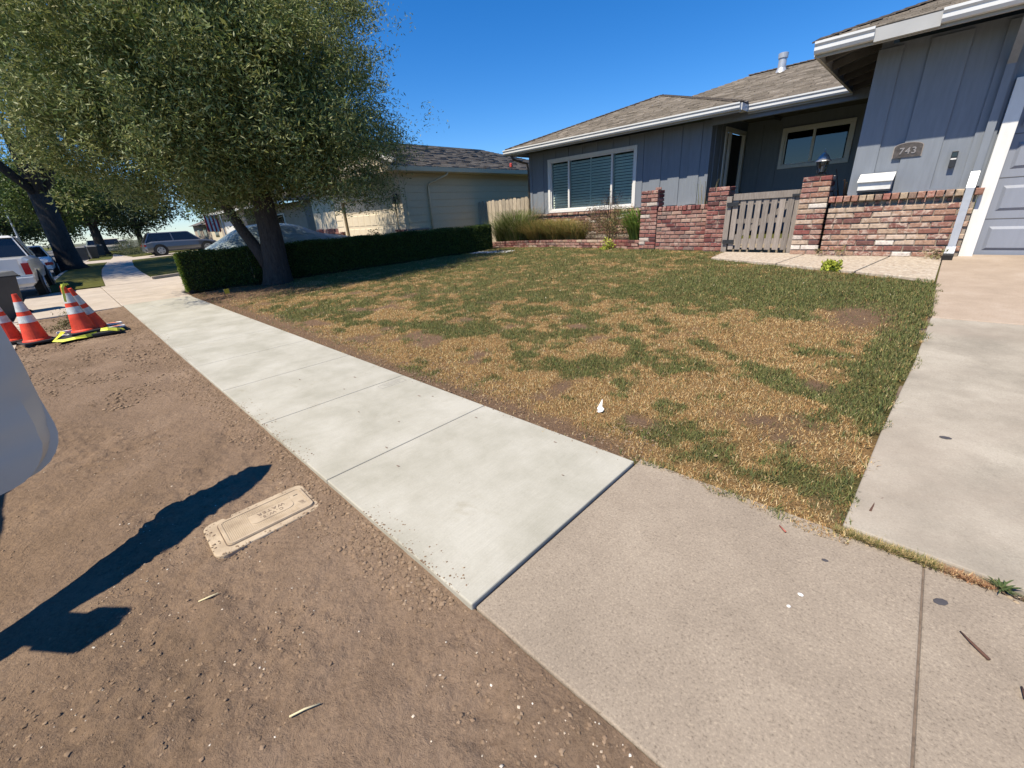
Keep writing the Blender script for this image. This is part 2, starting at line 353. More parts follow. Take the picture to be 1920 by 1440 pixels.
m, nt, p = nmat('aggregate'); co = worldcoord(nt)
v = nt.nodes.new('ShaderNodeTexVoronoi'); v.inputs['Scale'].default_value = 38; nt.links.new(co, v.inputs['Vector'])
r = ramp(nt, [(0, (.28, .20, .15)), (.25, (.52, .44, .34)), (.5, (.40, .30, .22)), (.75, (.62, .55, .45)), (1, (.33, .27, .22))]); sp = nt.nodes.new('ShaderNodeSeparateColor'); nt.links.new(v.outputs['Color'], sp.inputs[0]); nt.links.new(sp.outputs[0], r.inputs[0])
n1 = noise(nt, co, 2, 4); c = mixc(nt, .35, r.outputs[0], (.42, .36, .28)); nt.links.new(c, p.inputs['Base Color']); p.inputs['Roughness'].default_value = .85
bump(nt, p, v.outputs['Distance'], -.6, .01); M['aggregate'] = m
def carpaint(name, col, metal=.3, rough=.28):
    m, nt, p = nmat(name); n = noise(nt, objcoord(nt), 4, 3); lo = tuple(v * .93 for v in col); r = ramp(nt, [(.3, lo), (.7, col)]); nt.links.new(n.outputs[0], r.inputs[0]); nt.links.new(r.outputs[0], p.inputs['Base Color'])
    p.inputs['Metallic'].default_value = metal; p.inputs['Roughness'].default_value = rough; p.inputs['Coat Weight'].default_value = .6 if rough < .4 else 0; p.inputs['Coat Roughness'].default_value = .05; return m
M['carwhite'] = carpaint('white_car_paint', (.72, .72, .72), 0); M['cargrey'] = carpaint('grey_car_paint', (.16, .17, .19), .5)
M['carsilver'] = carpaint('silver_car_paint', (.58, .53, .445), .0, .42); M['cardark'] = carpaint('dark_car_paint', (.05, .055, .065), .3)
M['carblue'] = carpaint('blue_grey_car_paint', (.12, .15, .2), .3)
M['carglass'] = simple('car_window_glass', (.012, .014, .016), .05, .1, 2, spec=.8)
M['taillight'] = simple('red_lamp_lens', (.35, .01, .015), .15, .1, 10, spec=.7)
M['alloy'] = simple('alloy_wheel', (.55, .56, .58), .3, .05, 5, metal=.6)
M['tyre'] = simple('tyre_rubber', (.02, .02, .02), .8, .2, 20)
m, nt, p = nmat('car_cover_fabric'); co = objcoord(nt); n1 = noise(nt, co, 3.2, 5, .6, 1.2, (1, .5, 2)); r = ramp(nt, [(.3, (.24, .30, .30)), (.6, (.38, .45, .45))]); nt.links.new(n1.outputs[0], r.inputs[0]); nt.links.new(r.outputs[0], p.inputs['Base Color'])
p.inputs['Roughness'].default_value = .4; bump(nt, p, n1.outputs[0], 1, .15); M['cover'] = m
M['metercover'] = None
m, nt, p = nmat('meter_lid_concrete'); co = objcoord(nt); n1 = noise(nt, co, 9, 5, .6); r = ramp(nt, [(.3, (.34, .26, .18)), (.55, (.48, .38, .265)), (.8, (.55, .45, .33))]); nt.links.new(n1.outputs[0], r.inputs[0]); nt.links.new(r.outputs[0], p.inputs['Base Color'])
p.inputs['Roughness'].default_value = .95; n2 = noise(nt, co, 120, 4, .7); bump(nt, p, n2.outputs[0], .4, .004); M['metercover'] = m
M['feather'] = simple('white_feather', (.80, .78, .75), .6, .05, 10)
M['twig'] = simple('brown_twig', (.10, .05, .035), .9, .3, 20); M['strawstick'] = simple('pale_stick', (.62, .54, .34), .8, .15, 20)
M['flagred'] = simple('red_flag_cloth', (.45, .03, .04), .8); M['flagwhite'] = simple('white_flag_cloth', (.75, .73, .72), .8)
M['redthing'] = simple('red_plastic', (.55, .08, .07), .5)
M['teal'] = simple('green_post', (.05, .14, .12), .6)

# ------------------------------------------------------------------ ground, road, dirt
MB().box(-900, 900, -900, 900, -.6, -.35).build('ground', M['basegnd'], kind='structure')
# street line: far part bends towards +Y
BX = [-2000, -120, -60, -49, -37, -30, -24, -18, 60]; BY = [150, 9.0, 3.3, 2.5, 1.3, .7, .35, .1, 0]
def off(x): return float(np.interp(x, BX, BY))
XS = [20, 8, 4, 1, -2, -6, -9, -12.4, -15, -18.6, -21, -24, -27, -30, -33.5, -37, -41, -45, -49, -54, -60, -70, -80, -100, -120, -160, -220, -300]
def strip(name, mat, y0, y1, z, xs, kind='structure', th=.12, **k):
    b = MB()
    for i in range(len(xs) - 1):
        a, c = xs[i + 1], xs[i]
        b.hexa([(a, y0 + off(a), z - th), (c, y0 + off(c), z - th), (c, y1 + off(c), z - th), (a, y1 + off(a), z - th),
                (a, y0 + off(a), z), (c, y0 + off(c), z), (c, y1 + off(c), z), (a, y1 + off(a), z)])
    return b.build(name, mat, kind=kind, **k)
strip('road', M['asphalt'], -11.5, -.88, -.13, XS, th=.2)
xs_k = [x for x in XS if x <= -18.6]
strip('kerb', M['farcon'], -1.08, -.93, -.03, XS[:7] + [-12.4], th=.2)
strip('kerb', M['farcon'], -.9, -.74, .0, xs_k, th=.2)
strip('kerb', M['farcon'], -11.65, -11.5, .0, XS, th=.3)
strip('opposite_verge', M['grassfar'], -60, -11.65, -.02, XS, th=.2)
# yard ground behind the sidewalk line (terrain), everything from Y=1.84 on
def grid(name, xs, ys, zf, mat, colf=None, smooth=True, **k):
    X, Y = np.meshgrid(xs, ys, indexing='ij'); Z = zf(X, Y); nx, ny = X.shape
    V = np.stack([X, Y, Z], -1).reshape(-1, 3); i, j = np.meshgrid(np.arange(nx - 1), np.arange(ny - 1), indexing='ij')
    a = (i * ny + j).ravel(); F = np.stack([a, a + ny, a + ny + 1, a + 1], -1).ravel()
    me = np_mesh(name, V, F, 4, mat, None if colf is None else colf(X, Y).reshape(-1, 3), smooth)
    return tag(link(name, me), **k)
grid('yard_ground', np.linspace(-90, 20, 111), np.array([1.84, 2.4, 3.5, 5, 7, 9, 11, 14, 20, 40]), lambda x, y: terr(x, y) - .06, M['grassfar'], kind='structure')
# bare dirt parkway, fine relief
def dirt_smooth(x, y):
    f = np.clip((fbm(x * 1.5 + 3, y * 2.1 + 5, 3) - .40) * 5, 0, 1); u = x + .55 * y; f = f * np.clip(np.abs(u + .98) / .10, .15, 1); return f
def dirt_h(x, y):
    h0 = (fbm(x * 1.3, y * 1.3, 3) - .5) * .045 
    h = (fbm(x * 9 + 5, y * 9, 4) - .5) * .030 + (fbm(x * 34, y * 34 + 9, 3) - .5) * .020
    g_ = np.exp(-((x + .55 * y + .98) / .05) ** 2) * .008 + np.exp(-((x + .5 * y + 1.35) / .04) ** 2) * .006
    h = h0 + h * (.25 + 1.0 * dirt_smooth(x, y)) - g_
    edge = np.clip((.62 - y) / .18, 0, 1)
    return h * (.35 + .65 * edge) - .012 - .02 * edge
grid('dirt_strip', np.concatenate([np.arange(-12.38, -5, .03), np.arange(-5, .6, .014)]), np.arange(-.93, .66, .016), dirt_h, M['dirt'], kind='structure')
grid('dirt_strip', np.arange(.6, 12, .1), np.arange(-.93, .66, .05), dirt_h, M['dirt'], kind='structure')
# stones and clods
def stones(name, n, gen, smin, smax, zf, cols, power=2.5, **k):
    base = np.array([[1, 0, 0], [-1, 0, 0], [0, 1, 0], [0, -1, 0], [0, 0, .7], [0, 0, -.7], [.6, .6, .35], [-.6, .6, .3]], float)
    F0 = np.array([[0, 6, 4], [6, 2, 4], [2, 7, 4], [7, 1, 4], [1, 3, 4], [3, 0, 4], [0, 2, 6], [2, 1, 7]])
    P = gen(n); n = len(P); s = smin + (smax - smin) * rng.random(n) ** power * 1.0
    V = base[None] * (1 + .35 * (rng.random((n, 8, 1)) - .5)); a = rng.random(n) * 6.28
    c, sn = np.cos(a)[:, None], np.sin(a)[:, None]; el = (.7 + .6 * rng.random(n))[:, None]
    x = V[..., 0] * el; y = V[..., 1]; V2 = np.stack([x * c - y * sn, x * sn + y * c, V[..., 2] * (.5 + .4 * rng.random(n))[:, None]], -1) * s[:, None, None]
    V2[..., 0] += P[:, 0:1]; V2[..., 1] += P[:, 1:2]; V2[..., 2] += (zf(P[:, 0], P[:, 1]) + s * .15)[:, None]
    F = (F0[None] + np.arange(n)[:, None, None] * 8).ravel()
    cols = np.array(cols); ci = rng.integers(0, len(cols), n); C = cols[ci] * (.75 + .5 * rng.random((n, 1))); C = np.repeat(C, 8, 0)
    return tag(link(name, np_mesh(name, V2.reshape(-1, 3), F, 3, M['stone'], C)), **k)
def gen_dirt(n):
    x = -.02 - 5.0 * rng.random(n) ** 1.4 + .4; y = -.72 + 1.36 * rng.random(n)
    keep = (fbm(x * 3, y * 3, 3) > .35 + .3 * rng.random(n)) & (rng.random(n) < .12 + dirt_smooth(x, y)); return np.stack([x, y], -1)[keep]
dcols = [(.222, .155, .104), (.20, .139, .093), (.235, .166, .112), (.25, .18, .123), (.212, .147, .098)]
stones('soil_clods', 42000, gen_dirt, .0012, .0085, dirt_h, dcols, 6.5, kind='stuff', label='small brown clods scattered over the bare dirt strip', cat='soil clods')
def gen_far(n):
    x = -12.2 + 7.4 * rng.random(n) ** .8; y = -.85 + 1.45 * rng.random(n); k = fbm(x * 2.5, y * 2.5, 3) > .38 + .25 * rng.random(n); return np.stack([x, y], -1)[k]
stones('soil_clods', 16000, gen_far, .003, .022, dirt_h, dcols, 4.5, kind='stuff', label='crumbled clods over the dirt nearer the cones', cat='soil clods')
def gen_edge(n):
    x = -12.3 + 11.3 * rng.random(n) ** .6; y = .625 - .20 * rng.random(n) ** 1.7 * fbm(x * 2.2, x * 0, 3) * 1.6; return np.stack([x, y], -1)
stones('edge_clods', 9000, gen_edge, .002, .013, dirt_h, dcols, 3.2, kind='stuff', label='loose clods banked along the street edge of the fresh slabs', cat='soil clods')
def gen_lid(n):
    x = -2.155 + .33 * (rng.random(n) - .5); y = .305 + .50 * (rng.random(n) - .5); e_ = np.maximum(np.abs(x + 2.155) / .155, np.abs(y - .305) / .24); k = e_ > .80 + .25 * rng.random(n); return np.stack([x, y], -1)[k]
stones('lid_dust', 1500, gen_lid, .0012, .007, lambda x, y: x * 0 - .020, dcols, 3, kind='stuff', label='loose soil round the rim of the water meter cover', cat='soil clods')
def gen_spill(n):
    x = -12.3 + 11.3 * rng.random(n) ** .6; y = .645 + .10 * rng.random(n) ** 3; k = fbm(x * 3, x * 0 + 9, 3) > .5; return np.stack([x, y], -1)[k]
stones('slab_crumbs', 2600, gen_spill, .001, .006, lambda x, y: x * 0 + .0145, dcols, 3, kind='stuff', label='soil crumbs spilled over the edge of the fresh slabs', cat='soil clods')
def gen_spill2(n):
    x = -12.3 + 11.3 * rng.random(n) ** .6; y = 1.855 - .07 * rng.random(n) ** 3; k = fbm(x * 3, x * 0 + 19, 3) > .5; return np.stack([x, y], -1)[k]
stones('slab_crumbs', 1600, gen_spill2, .001, .006, lambda x, y: x * 0 + .0145, dcols + [(.5, .38, .2)], 3, kind='stuff', label='soil crumbs along the lawn side of the fresh slabs', cat='soil clods')
def gen_bank(n):
    x = -10.5 + 9.6 * rng.random(n) ** .7; y = 1.87 + .42 * rng.random(n) ** 1.2; return np.stack([x, y], -1)
stones('lawn_edge_clods', 9000, gen_bank, .0015, .012, lambda x, y: terr(x, y) - .012 + .025 * (fbm(x * 2, y * 2, 3) - .5) * np.clip((y - 1.9) / .4, 0, 1), dcols, 4, kind='stuff', label='dark crumbly soil along the lawn side of the fresh slabs', cat='soil clods')
stones('pale_gravel', 1400, gen_dirt, .002, .0055, dirt_h, [(.55, .47, .37), (.62, .56, .48), (.45, .36, .27)], 2, kind='stuff', label='pale bits of gravel scattered over the bare dirt', cat='gravel')

# ------------------------------------------------------------------ paving
def slabset(name, mat, rects, zt, th, gap=.006, **k):
    e = empty(name, **k)
    for (x0, x1, y0, y1) in rects:
        o = MB().box(x0 + gap, x1 - gap, y0 + gap, y1 - gap, zt - th, zt).build('concrete_slab', mat, e, bevel=.006)
    return e
js = [-.92, -2.155, -3.26, -4.33, -5.45, -6.6, -7.75, -8.9, -10.05, -11.2, -12.38]
sw = slabset('new_sidewalk', M['newcon'], [(js[i + 1], js[i], .64, 1.86) for i in range(len(js) - 1)], .015, .14, .0035, kind='structure')
MB().box(-12.37, -.93, .65, 1.85, -.12, .008).build('slab_bed', M['joint'], sw)
# contractor's stamp pressed in the third slab
st = MB()
for (a, b_) in (((-3.20, 1.56), (-3.20, 1.80)), ((-3.12, 1.56), (-3.12, 1.80)), ((-3.20, 1.56), (-3.12, 1.56)), ((-3.20, 1.80), (-3.12, 1.80)), ((-3.175, 1.60), (-3.175, 1.77)), ((-3.15, 1.62), (-3.15, 1.75))):
    st.bar((a[0], a[1], .0152), (b_[0], b_[1], .0152), .005, .0012)
st.build('stamp_outline', simple('stamp_shadow_line', (.33, .31, .28), .9), sw)
# old sidewalk apron near the camera
ow = slabset('old_sidewalk', M['oldcon'], [(-.918, .258, .655, 1.925), (.260, 1.48, .655, 1.91), (1.49, 2.7, .655, 1.91), (2.71, 3.9, .655, 1.91), (3.91, 5.1, .655, 1.91)], -.002, .13, .0015, kind='structure')
MB().box(-.9, 5.1, .66, 1.9, -.14, -.008).build('slab_bed', M['joint'], ow)
# driveway slabs follow the slope
def sloped(name, mat, pts, parent=None, th=.12, dz=0.0, **k):
    zb = lambda p: float(terr(p[0], p[1])) + dz
    b = MB(); b.prism([(p[0], p[1], zb(p) - th) for p in pts], (0, 0, th)); return b.build(name, mat, parent, bevel=.008, **k)
dv = empty('driveway', kind='structure')
sloped('concrete_slab', M['drivecon'], [(.0, 1.96), (2.55, 1.94), (2.55, 5.42), (.17, 5.42), (.12, 4.14), (.04, 2.9)], dv, dz=.012)
sloped('concrete_slab', M['drivecon'], [(2.56, 1.94), (5.2, 1.94), (5.2, 5.42), (2.56, 5.42)], dv, dz=.012)
sloped('concrete_slab', M['drivetop'], [(.175, 5.44), (2.55, 5.44), (2.55, 8.95), (.2, 8.95), (.17, 7.1)], dv, dz=.012)
sloped('concrete_slab', M['drivetop'], [(2.56, 5.44), (5.2, 5.44), (5.2, 8.95), (2.56, 8.95)], dv, dz=.012)
sloped('slab_bed', M['joint'], [(.02, 1.93), (5.2, 1.93), (5.2, 8.9), (.22, 8.9)], dv, dz=-.02)
ag = empty('gate_path', kind='structure')
sloped('aggregate_slab', M['aggregate'], [(-2.86, 8.32), (-1.72, 7.93), (-1.50, 8.9), (-2.86, 8.98)], ag, dz=.008)
sloped('aggregate_slab', M['aggregate'], [(-1.70, 7.92), (-.66, 7.50), (-.38, 8.80), (-1.48, 8.9)], ag, dz=.008)
sloped('aggregate_slab', M['aggregate'], [(-.64, 7.49), (.155, 7.15), (.19, 8.80), (-.36, 8.80)], ag, dz=.008)
# neighbour's side
nd = empty('neighbour_driveway', kind='structure')
sloped('concrete_slab', M['farcon'], [(-19.0, 1.9), (-13.75, 1.9), (-13.75, 9.0), (-19.0, 9.0)], nd, dz=.0)
MB().box(-18.55, -12.40, -.98, .62, -.16, -.01).build('concrete_slab', M['farcon'], nd, bevel=.01)
b = MB(); 
b.poly([(-18.55, .60, 0), (-15.6, .60, 0), (-12.40, .60, 0), (-12.40, 1.88, 0), (-15.6, 1.9, 0), (-18.55, 1.96, 0)])
nsw = empty('neighbour_sidewalk', kind='structure')
for (x0, x1) in ((-13.9, -12.40), (-15.45, -13.92), (-17.0, -15.47), (-18.55, -17.02)):
    MB().box(x0, x1, .63, 1.9, -.12, .004).build('concrete_slab', M['farcon'], nsw, bevel=.008)
xf = [x for x in XS if x <= -18.6]
strip('far_sidewalk', M['farcon'], .62, 1.9, .004, xf, th=.1)
strip('parkway_lawn', M['grassfar'], -.74, .61, .02, [-18.6, -21, -24, -27, -30, -33.5, -37, -39], th=.08)
strip('parkway_lawn', M['grassfar'], -.74, .61, .02, [-45, -49, -54], th=.08)
strip('parkway_lawn', M['grassfar'], -.74, .61, .02, [-60, -70, -80, -100, -120, -160], th=.08)
strip('kerb_apron', M['farcon'], -.74, .61, -.01, [-39, -41, -45], th=.08)
sloped('far_driveway', M['farcon'], [(-44.5, 2.8), (-39.5, 2.4), (-39.5, 11), (-44.5, 11)], dz=-.03, kind='structure')
MB().bar((-19.2, 2.0, .03), (-19.3, 5.0, .12), .14, .12).build('lawn_kerb', M['farcon'], kind='structure')

# ------------------------------------------------------------------ lawn
def dryness(x, y):
    """0 green .. 1 dry straw"""
    near = np.clip((5.6 - y) / 3.0, 0, 1)
    d = (fbm(x * .9 + 3, y * 1.1 + 8, 3) - .5) * (.8 + .9 * near) + (fbm(x * 3.1 + 7, y * 3.9 + 3, 2) - .5) * (1.2 + 2.6 * near) + (fbm(x * 9, y * 9 + 3, 2) - .5) * (1.9 + 1.2 * near)
    d = d - .16 + .26 * near
    def blob(cx, cy, rx, ry, a, rot=0.0):
        c, s = math.cos(rot), math.sin(rot); u = ((x - cx) * c + (y - cy) * s) / rx; v = (-(x - cx) * s + (y - cy) * c) / ry
        return a * np.exp(-(u * u + v * v))
    d = d + blob(-4.9, 2.25, 1.1, .45, 1.6, -.1) + blob(-3.6, 3.0, .9, .35, 1.0, .3) + blob(-2.7, 2.45, 1.0, .35, .9) + blob(-1.7, 2.25, .9, .3, .9) + blob(-.75, 2.9, .55, .7, .9) + blob(-1.0, 4.3, .8, .9, .9) + blob(-.35, 4.8, .35, .6, .8) + blob(-.45, 2.0, .5, .12, .8) + blob(-2.4, 4.9, .7, .4, .5)
    d = d - blob(-4.1, 2.95, 1.3, .25, 1.5, .28) - blob(-7.2, 3.0, 1.2, .5, .8) - blob(-.02, 4.2, .18, 1.3, 1.7) - blob(-.5, 3.35, .6, .16, 1.2) - blob(-.9, 2.3, .45, .22, .8) - blob(-.2, 2.2, .3, .13, .8) - blob(-1.0, 6.3, 1.6, .8, 1.3) - blob(-1.95, 2.9, .7, .2, .9, .2)
    return np.clip(.5 + d * .75, 0, 1)
def bare(x, y):
    b = np.clip(1 - (y - 1.86) / (.10 + .26 * fbm(x * 1.7, y * 0 + 2, 3) + .22 * np.clip((-x - 3) / 4, 0, 1)), 0, 1) * np.clip((-.85 - x) / .3, 0, 1)
    b = np.maximum(b, np.clip((-9.0 - x) / 2.5, 0, 1) * np.clip((4.3 - y) / .8, 0, 1) * .95)
    b = np.maximum(b, .8 * np.exp(-(((x + .35) / .28) ** 2 + ((y - 5.3) / .5) ** 2)))
    b = np.maximum(b, np.clip(fbm(x * 2.6 + 40, y * 2.6 + 7, 3) - .62, 0, 1) * 4 * np.clip((5.5 - y) / 2, 0, 1))
    return np.clip(b * 1.6, 0, 1)
def lawncol(x, y):
    d = dryness(x, y)[..., None]; g = np.array((.10, .095, .038)); s = np.array((.25, .16, .075)); c = g * (1 - d) + s * d; c = c * (.8 + .4 * fbm(x * 5 + 2, y * 5, 3)[..., None])
    so = np.array((.19, .125, .082)); b = bare(x, y)[..., None]; return c * (1 - b) + so * b
def lawn_h(x, y):
    return terr(x, y) - .012 + (fbm(x * 2, y * 2, 3) - .5) * .05 * np.clip((y - 1.9) / .4, 0, 1) + (fbm(x * 12, y * 12, 3) - .5) * .02
LX0, LX1 = -13.35, .16
grid('lawn_ground', np.arange(LX0, LX1 + .03, .045), np.arange(1.845, 9.3, .045), lambda x, y: lawn_h(x, y) - .5 * np.clip(y - (8.27 - .41 * (x + 2.7)) , 0, .2) * (x > -2.85), M['lawnsoil'], lawncol, kind='structure')
grid('lawn_ground', np.arange(-13.4, -4.4, .09), np.arange(9.2, 11.9, .09), lawn_h, M['lawnsoil'], lawncol, kind='structure')
def in_lawn(x, y):
    right = np.interp(y, [1.8, 2.5, 3.3, 4.1, 5.6, 6.7, 7.1, 7.2], [-.02, .02, .05, .09, .16, .19, .16, -.2]) + .16 * (fbm(y * 6, y * 0, 3) - .46)
    ok = (x < right) & (y > np.where(x > -.92, 1.80 + .12 * fbm(x * 5, x * 0 + 4, 3), 1.87)) & (x > -13.2)
    front = 8.28 - .415 * (x + 2.7)
    ok &= ~((x > -2.82) & (y > front - .02))
    ok &= y < np.interp(x, [-13, -11.5, -7, -5, -2.8], [9.2, 10.6, 10.1, 9.35, 9.0])
    # near side of the old walk bulges beyond the slab corner
    return ok
def blades(name, n, pick, hmin, hmax, wid, simple_=False, **k):
    P = pick(n); x, y = P[:, 0], P[:, 1]; n = len(x)
    d = dryness(x, y); b = bare(x, y)
    rnd = rng.random(n); clump = fbm(x * 6 + 9, y * 6, 2)
    keep = (rnd > b * .93); x, y, d = x[keep], y[keep], d[keep]; clump = clump[keep]; n = len(x)
    isdry = rng.random(n) < np.clip((d - .30) * 1.9, .16, .94)
    dist = np.hypot(x, y)
    L = hmin + (hmax - hmin) * rng.random(n) ** 1.3; L = L * (.65 + .8 * clump) * np.where(isdry, .85, 1.1)
    lean = np.where(isdry, .75 + .75 * rng.random(n), .35 + .9 * rng.random(n)); a = rng.random(n) * 6.283
    w = wid * (.6 + .7 * rng.random(n)) * (1 + dist / 7.0)
    dx, dy = np.cos(a), np.sin(a); z0 = np.where((x > -.9) & (y < 1.93), -.004, lawn_h(x, y)); z0 = np.where((x > .0), np.maximum(z0, terr(x, y) + .004), z0)
    hor = L * np.sin(np.clip(lean, 0, 1.5)); ver = L * np.cos(np.clip(lean, 0, 1.5))
    a2 = a + 1.57 + .6 * (rng.random(n) - .5); sx, sy = np.cos(a2) * w / 2, np.sin(a2) * w / 2
    b0 = np.stack([x - sx, y - sy, z0 - .004], -1); b1 = np.stack([x + sx, y + sy, z0 - .004], -1)
    mz = z0 + ver * .72; mx = x + dx * hor * .4; my = y + dy * hor * .4
    m0 = np.stack([mx - sx * .8, my - sy * .8, mz], -1); m1 = np.stack([mx + sx * .8, my + sy * .8, mz], -1)
    t = np.stack([x + dx * hor, y + dy * hor, z0 + ver * np.where(isdry, .85, .95) + .003], -1)
    if simple_:
        V = np.stack([b0, b1, t], 1).reshape(-1, 3); F = np.arange(n * 3)
    else:
        V = np.stack([b0, b1, m1, m0, t], 1).reshape(-1, 3)
        base = np.arange(n)[:, None] * 5; F = np.concatenate([base + np.array([[0, 1, 2]]), base + np.array([[0, 2, 3]]), base + np.array([[3, 2, 4]])], 1).ravel()
    G = np.array([(.15, .18, .058), (.20, .215, .072), (.115, .15, .055), (.29, .265, .11), (.18, .19, .085)]); S = np.array([(.56, .36, .15), (.64, .46, .22), (.46, .27, .11), (.70, .56, .32), (.34, .20, .09)])
    C = np.where(isdry[:, None], S[rng.integers(0, 5, n)], G[rng.integers(0, 5, n)]) * (.8 + .4 * rng.random((n, 1)))
    me = np_mesh(name, V, F, 3, M['blade'], np.repeat(C, 3 if simple_ else 5, 0)); return tag(link(name, me), **k)
def pick_near(n):
    r = 1.5 + 5.4 * rng.random(n) ** .8; a = .22 + 1.45 * rng.random(n) ** .85; x = -r * np.cos(a); y = r * np.sin(a); k = in_lawn(x, y); return np.stack([x, y], -1)[k]
def pick_far(n):
    x = -13.2 + 13.5 * rng.random(n); y = 1.87 + 8.8 * rng.random(n); k = in_lawn(x, y); return np.stack([x, y], -1)[k]
blades('lawn_grass', 262000, pick_near, .010, .038, .0026, kind='stuff', label='patchy green and straw coloured grass of the near front lawn', cat='grass')
blades('lawn_grass', 420000, pick_far, .015, .048, .0046, True, kind='stuff', label='thin green and brown grass farther up the front lawn', cat='grass')
# grass in far strips
def pick_rect(x0, x1, y0, y1):
    return lambda n: np.stack([x0 + (x1 - x0) * rng.random(n), y0 + (y1 - y0) * rng.random(n)], -1)

# ------------------------------------------------------------------ foliage
def leafcloud(name, P, cols, lmin, lmax, wr, mat, parent=None, droop=0.0, normal=None, **k):
    n = len(P); L = lmin + (lmax - lmin) * rng.random(n); W = L * wr
    d = rng.normal(size=(n, 3)); d[:, 2] -= droop; d /= np.linalg.norm(d, axis=1)[:, None]
    o = rng.normal(size=(n, 3)); s = np.cross(d, o); s /= np.linalg.norm(s, axis=1)[:, None] + 1e-9
    d *= L[:, None] / 2; s *= W[:, None] / 2
    V = np.stack([P - d, P + s, P + d, P - s], 1).reshape(-1, 3); F = np.arange(n * 4)
    cols = np.array(cols); C = cols[rng.integers(0, len(cols), n)] * (.75 + .5 * rng.random((n, 1)))
    me = np_mesh(name, V, F, 4, mat, np.repeat(C, 4, 0)); o_ = link(name, me, parent); return tag(o_, **k)
def crown_points(center, rad, nclump, nper, csize, shell=.55, lobes=None, flat=.8, zmin=None, big=0, bigs=1.0):
    c = np.array(center); r = np.array(rad)
    d = rng.normal(size=(nclump, 3)); d /= np.linalg.norm(d, axis=1)[:, None]
    t = (shell + (1 - shell) * rng.random(nclump) ** .6)
    bmp = .68 + .60 * fbm(d[:, 0] * 2.3 + 5, d[:, 1] * 2.3 + d[:, 2] * 3.1, 3)
    P = c + d * r * (t * bmp)[:, None]
    if big:
        K = P[rng.integers(0, nclump, big)]; out = K - c; K = c + out * .98
        j = rng.integers(0, big, nclump); m_ = rng.random(nclump) < .88
        G_ = K[j] + rng.normal(size=(nclump, 3)) * np.array([.36, .36, .26]) * (bigs * (.6 + .8 * rng.random((big, 1)))[j]); P = np.where(m_[:, None], G_, P)
    if zmin is not None: P[:, 2] = np.maximum(P[:, 2], zmin + .5 * rng.random(nclump))
    sz = csize * (.6 + .8 * rng.random(nclump))
    Q = P[:, None] + np.clip(rng.normal(size=(nclump, nper, 3)), -1.7, 1.7) * (sz[:, None, None] * np.array([1, 1, flat]) * .5)
    return Q.reshape(-1, 3), P
def limbs(name, mat, base, targets, r0, parent, mids=None, n=8, seed=1):
    rnd = random.Random(seed); b = MB()
    for tpt in targets:
        a = Vector(base); t = Vector(tpt); ln = (t - a).length; pts = []; rad = []
        for i in range(7):
            f = i / 6; q = a.lerp(t, f) + Vector((rnd.uniform(-1, 1), rnd.uniform(-1, 1), rnd.uniform(-.3, 1))) * .06 * ln * math.sin(f * math.pi)
            pts.append(q); rad.append(r0 * (1 - f) ** .8 * .75 + .012)
        b.tube(pts, rad, n)
    return b.build(name, mat, parent, smooth=True)
# olive tree in the front lawn
ot = empty('olive_tree', (0, 0, 0), label='broad grey-green olive tree standing on the front lawn beside the hedge', cat='tree')
tz = float(terr(-12.05, 3.75))
b = MB(); b.tube([(-12.05, 3.75, tz - .1), (-12.05, 3.75, tz + .08), (-12.0, 3.78, tz + .5), (-11.95, 3.82, tz + 1.1), (-11.98, 3.85, tz + 1.9), (-12.05, 3.8, tz + 2.8), (-12.2, 3.7, 3.9)], [.44, .35, .29, .26, .23, .19, .13], 14)
b.tube([(-12.1, 3.66, tz + .35), (-12.2, 3.50, tz + .85), (-12.36, 3.30, tz + 1.4), (-12.5, 3.1, tz + 2.1), (-12.9, 2.6, 3.4)], [.17, .14, .12, .10, .07], 10)
b.build('trunk', M['bark'], ot, smooth=True)
tg = [(-12.3 + 3.0 * math.cos(a) * q, 3.6 + 3.0 * math.sin(a) * q, z) for a, q, z in [(i * .9, .55 + .4 * ((i * 7) % 5) / 5, 3.2 + ((i * 3) % 7) * .55) for i in range(16)]]
limbs('branch', M['bark'], (-12.05, 3.8, 2.3), tg, .10, ot, n=6)
OC = [(.19, .235, .07), (.13, .18, .05), (.27, .30, .10), (.09, .125, .035), (.36, .38, .17), (.24, .24, .07)]
Q1, P1 = crown_points((-12.35, 3.62, 4.8), (4.15, 4.15, 2.85), 3100, 84, .36, .46, zmin=1.95, big=120)
Q2, P2 = crown_points((-12.3, 3.85, 2.95), (3.7, 2.9, 1.55), 700, 80, .44, .35, zmin=1.5, big=34)
Q3, P3 = crown_points((-11.2, 5.4, 3.1), (1.9, 2.3, 1.1), 330, 76, .40, .3, zmin=1.7, big=20)
leafcloud('crown', np.concatenate([Q1, Q2, Q3]), OC, .06, .12, .23, M['olive'], ot)
Q4, _ = crown_points((-12.3, 3.7, 4.6), (3.1, 3.1, 2.1), 1300, 42, .6, .05, zmin=2.2)
Q5, _ = crown_points((-12.2, 4.1, 3.2), (2.7, 2.5, 1.1), 380, 42, .5, .1, zmin=2.0)
leafcloud('inner_foliage', np.concatenate([Q4, Q5]), OC[:4], .10, .20, .30, M['olive'], ot)
Pd = np.array([-10.9, 2.1, 5.2]) + rng.normal(size=(260, 3)) * np.array([.12, .12, .22])
leafcloud('dead_twig_leaves', Pd, [(.22, .06, .03), (.16, .06, .035)], .05, .10, .2, M['olive'], ot)

def bush(name, center, rad, n, cols, lmin, lmax, wr=.5, shell=.5, nper=30, cs=.15, mat='leaf', **k):
    Q, P = crown_points(center, rad, n, nper, cs, shell); return leafcloud(name, Q, cols, lmin, lmax, wr, M[mat], **k)
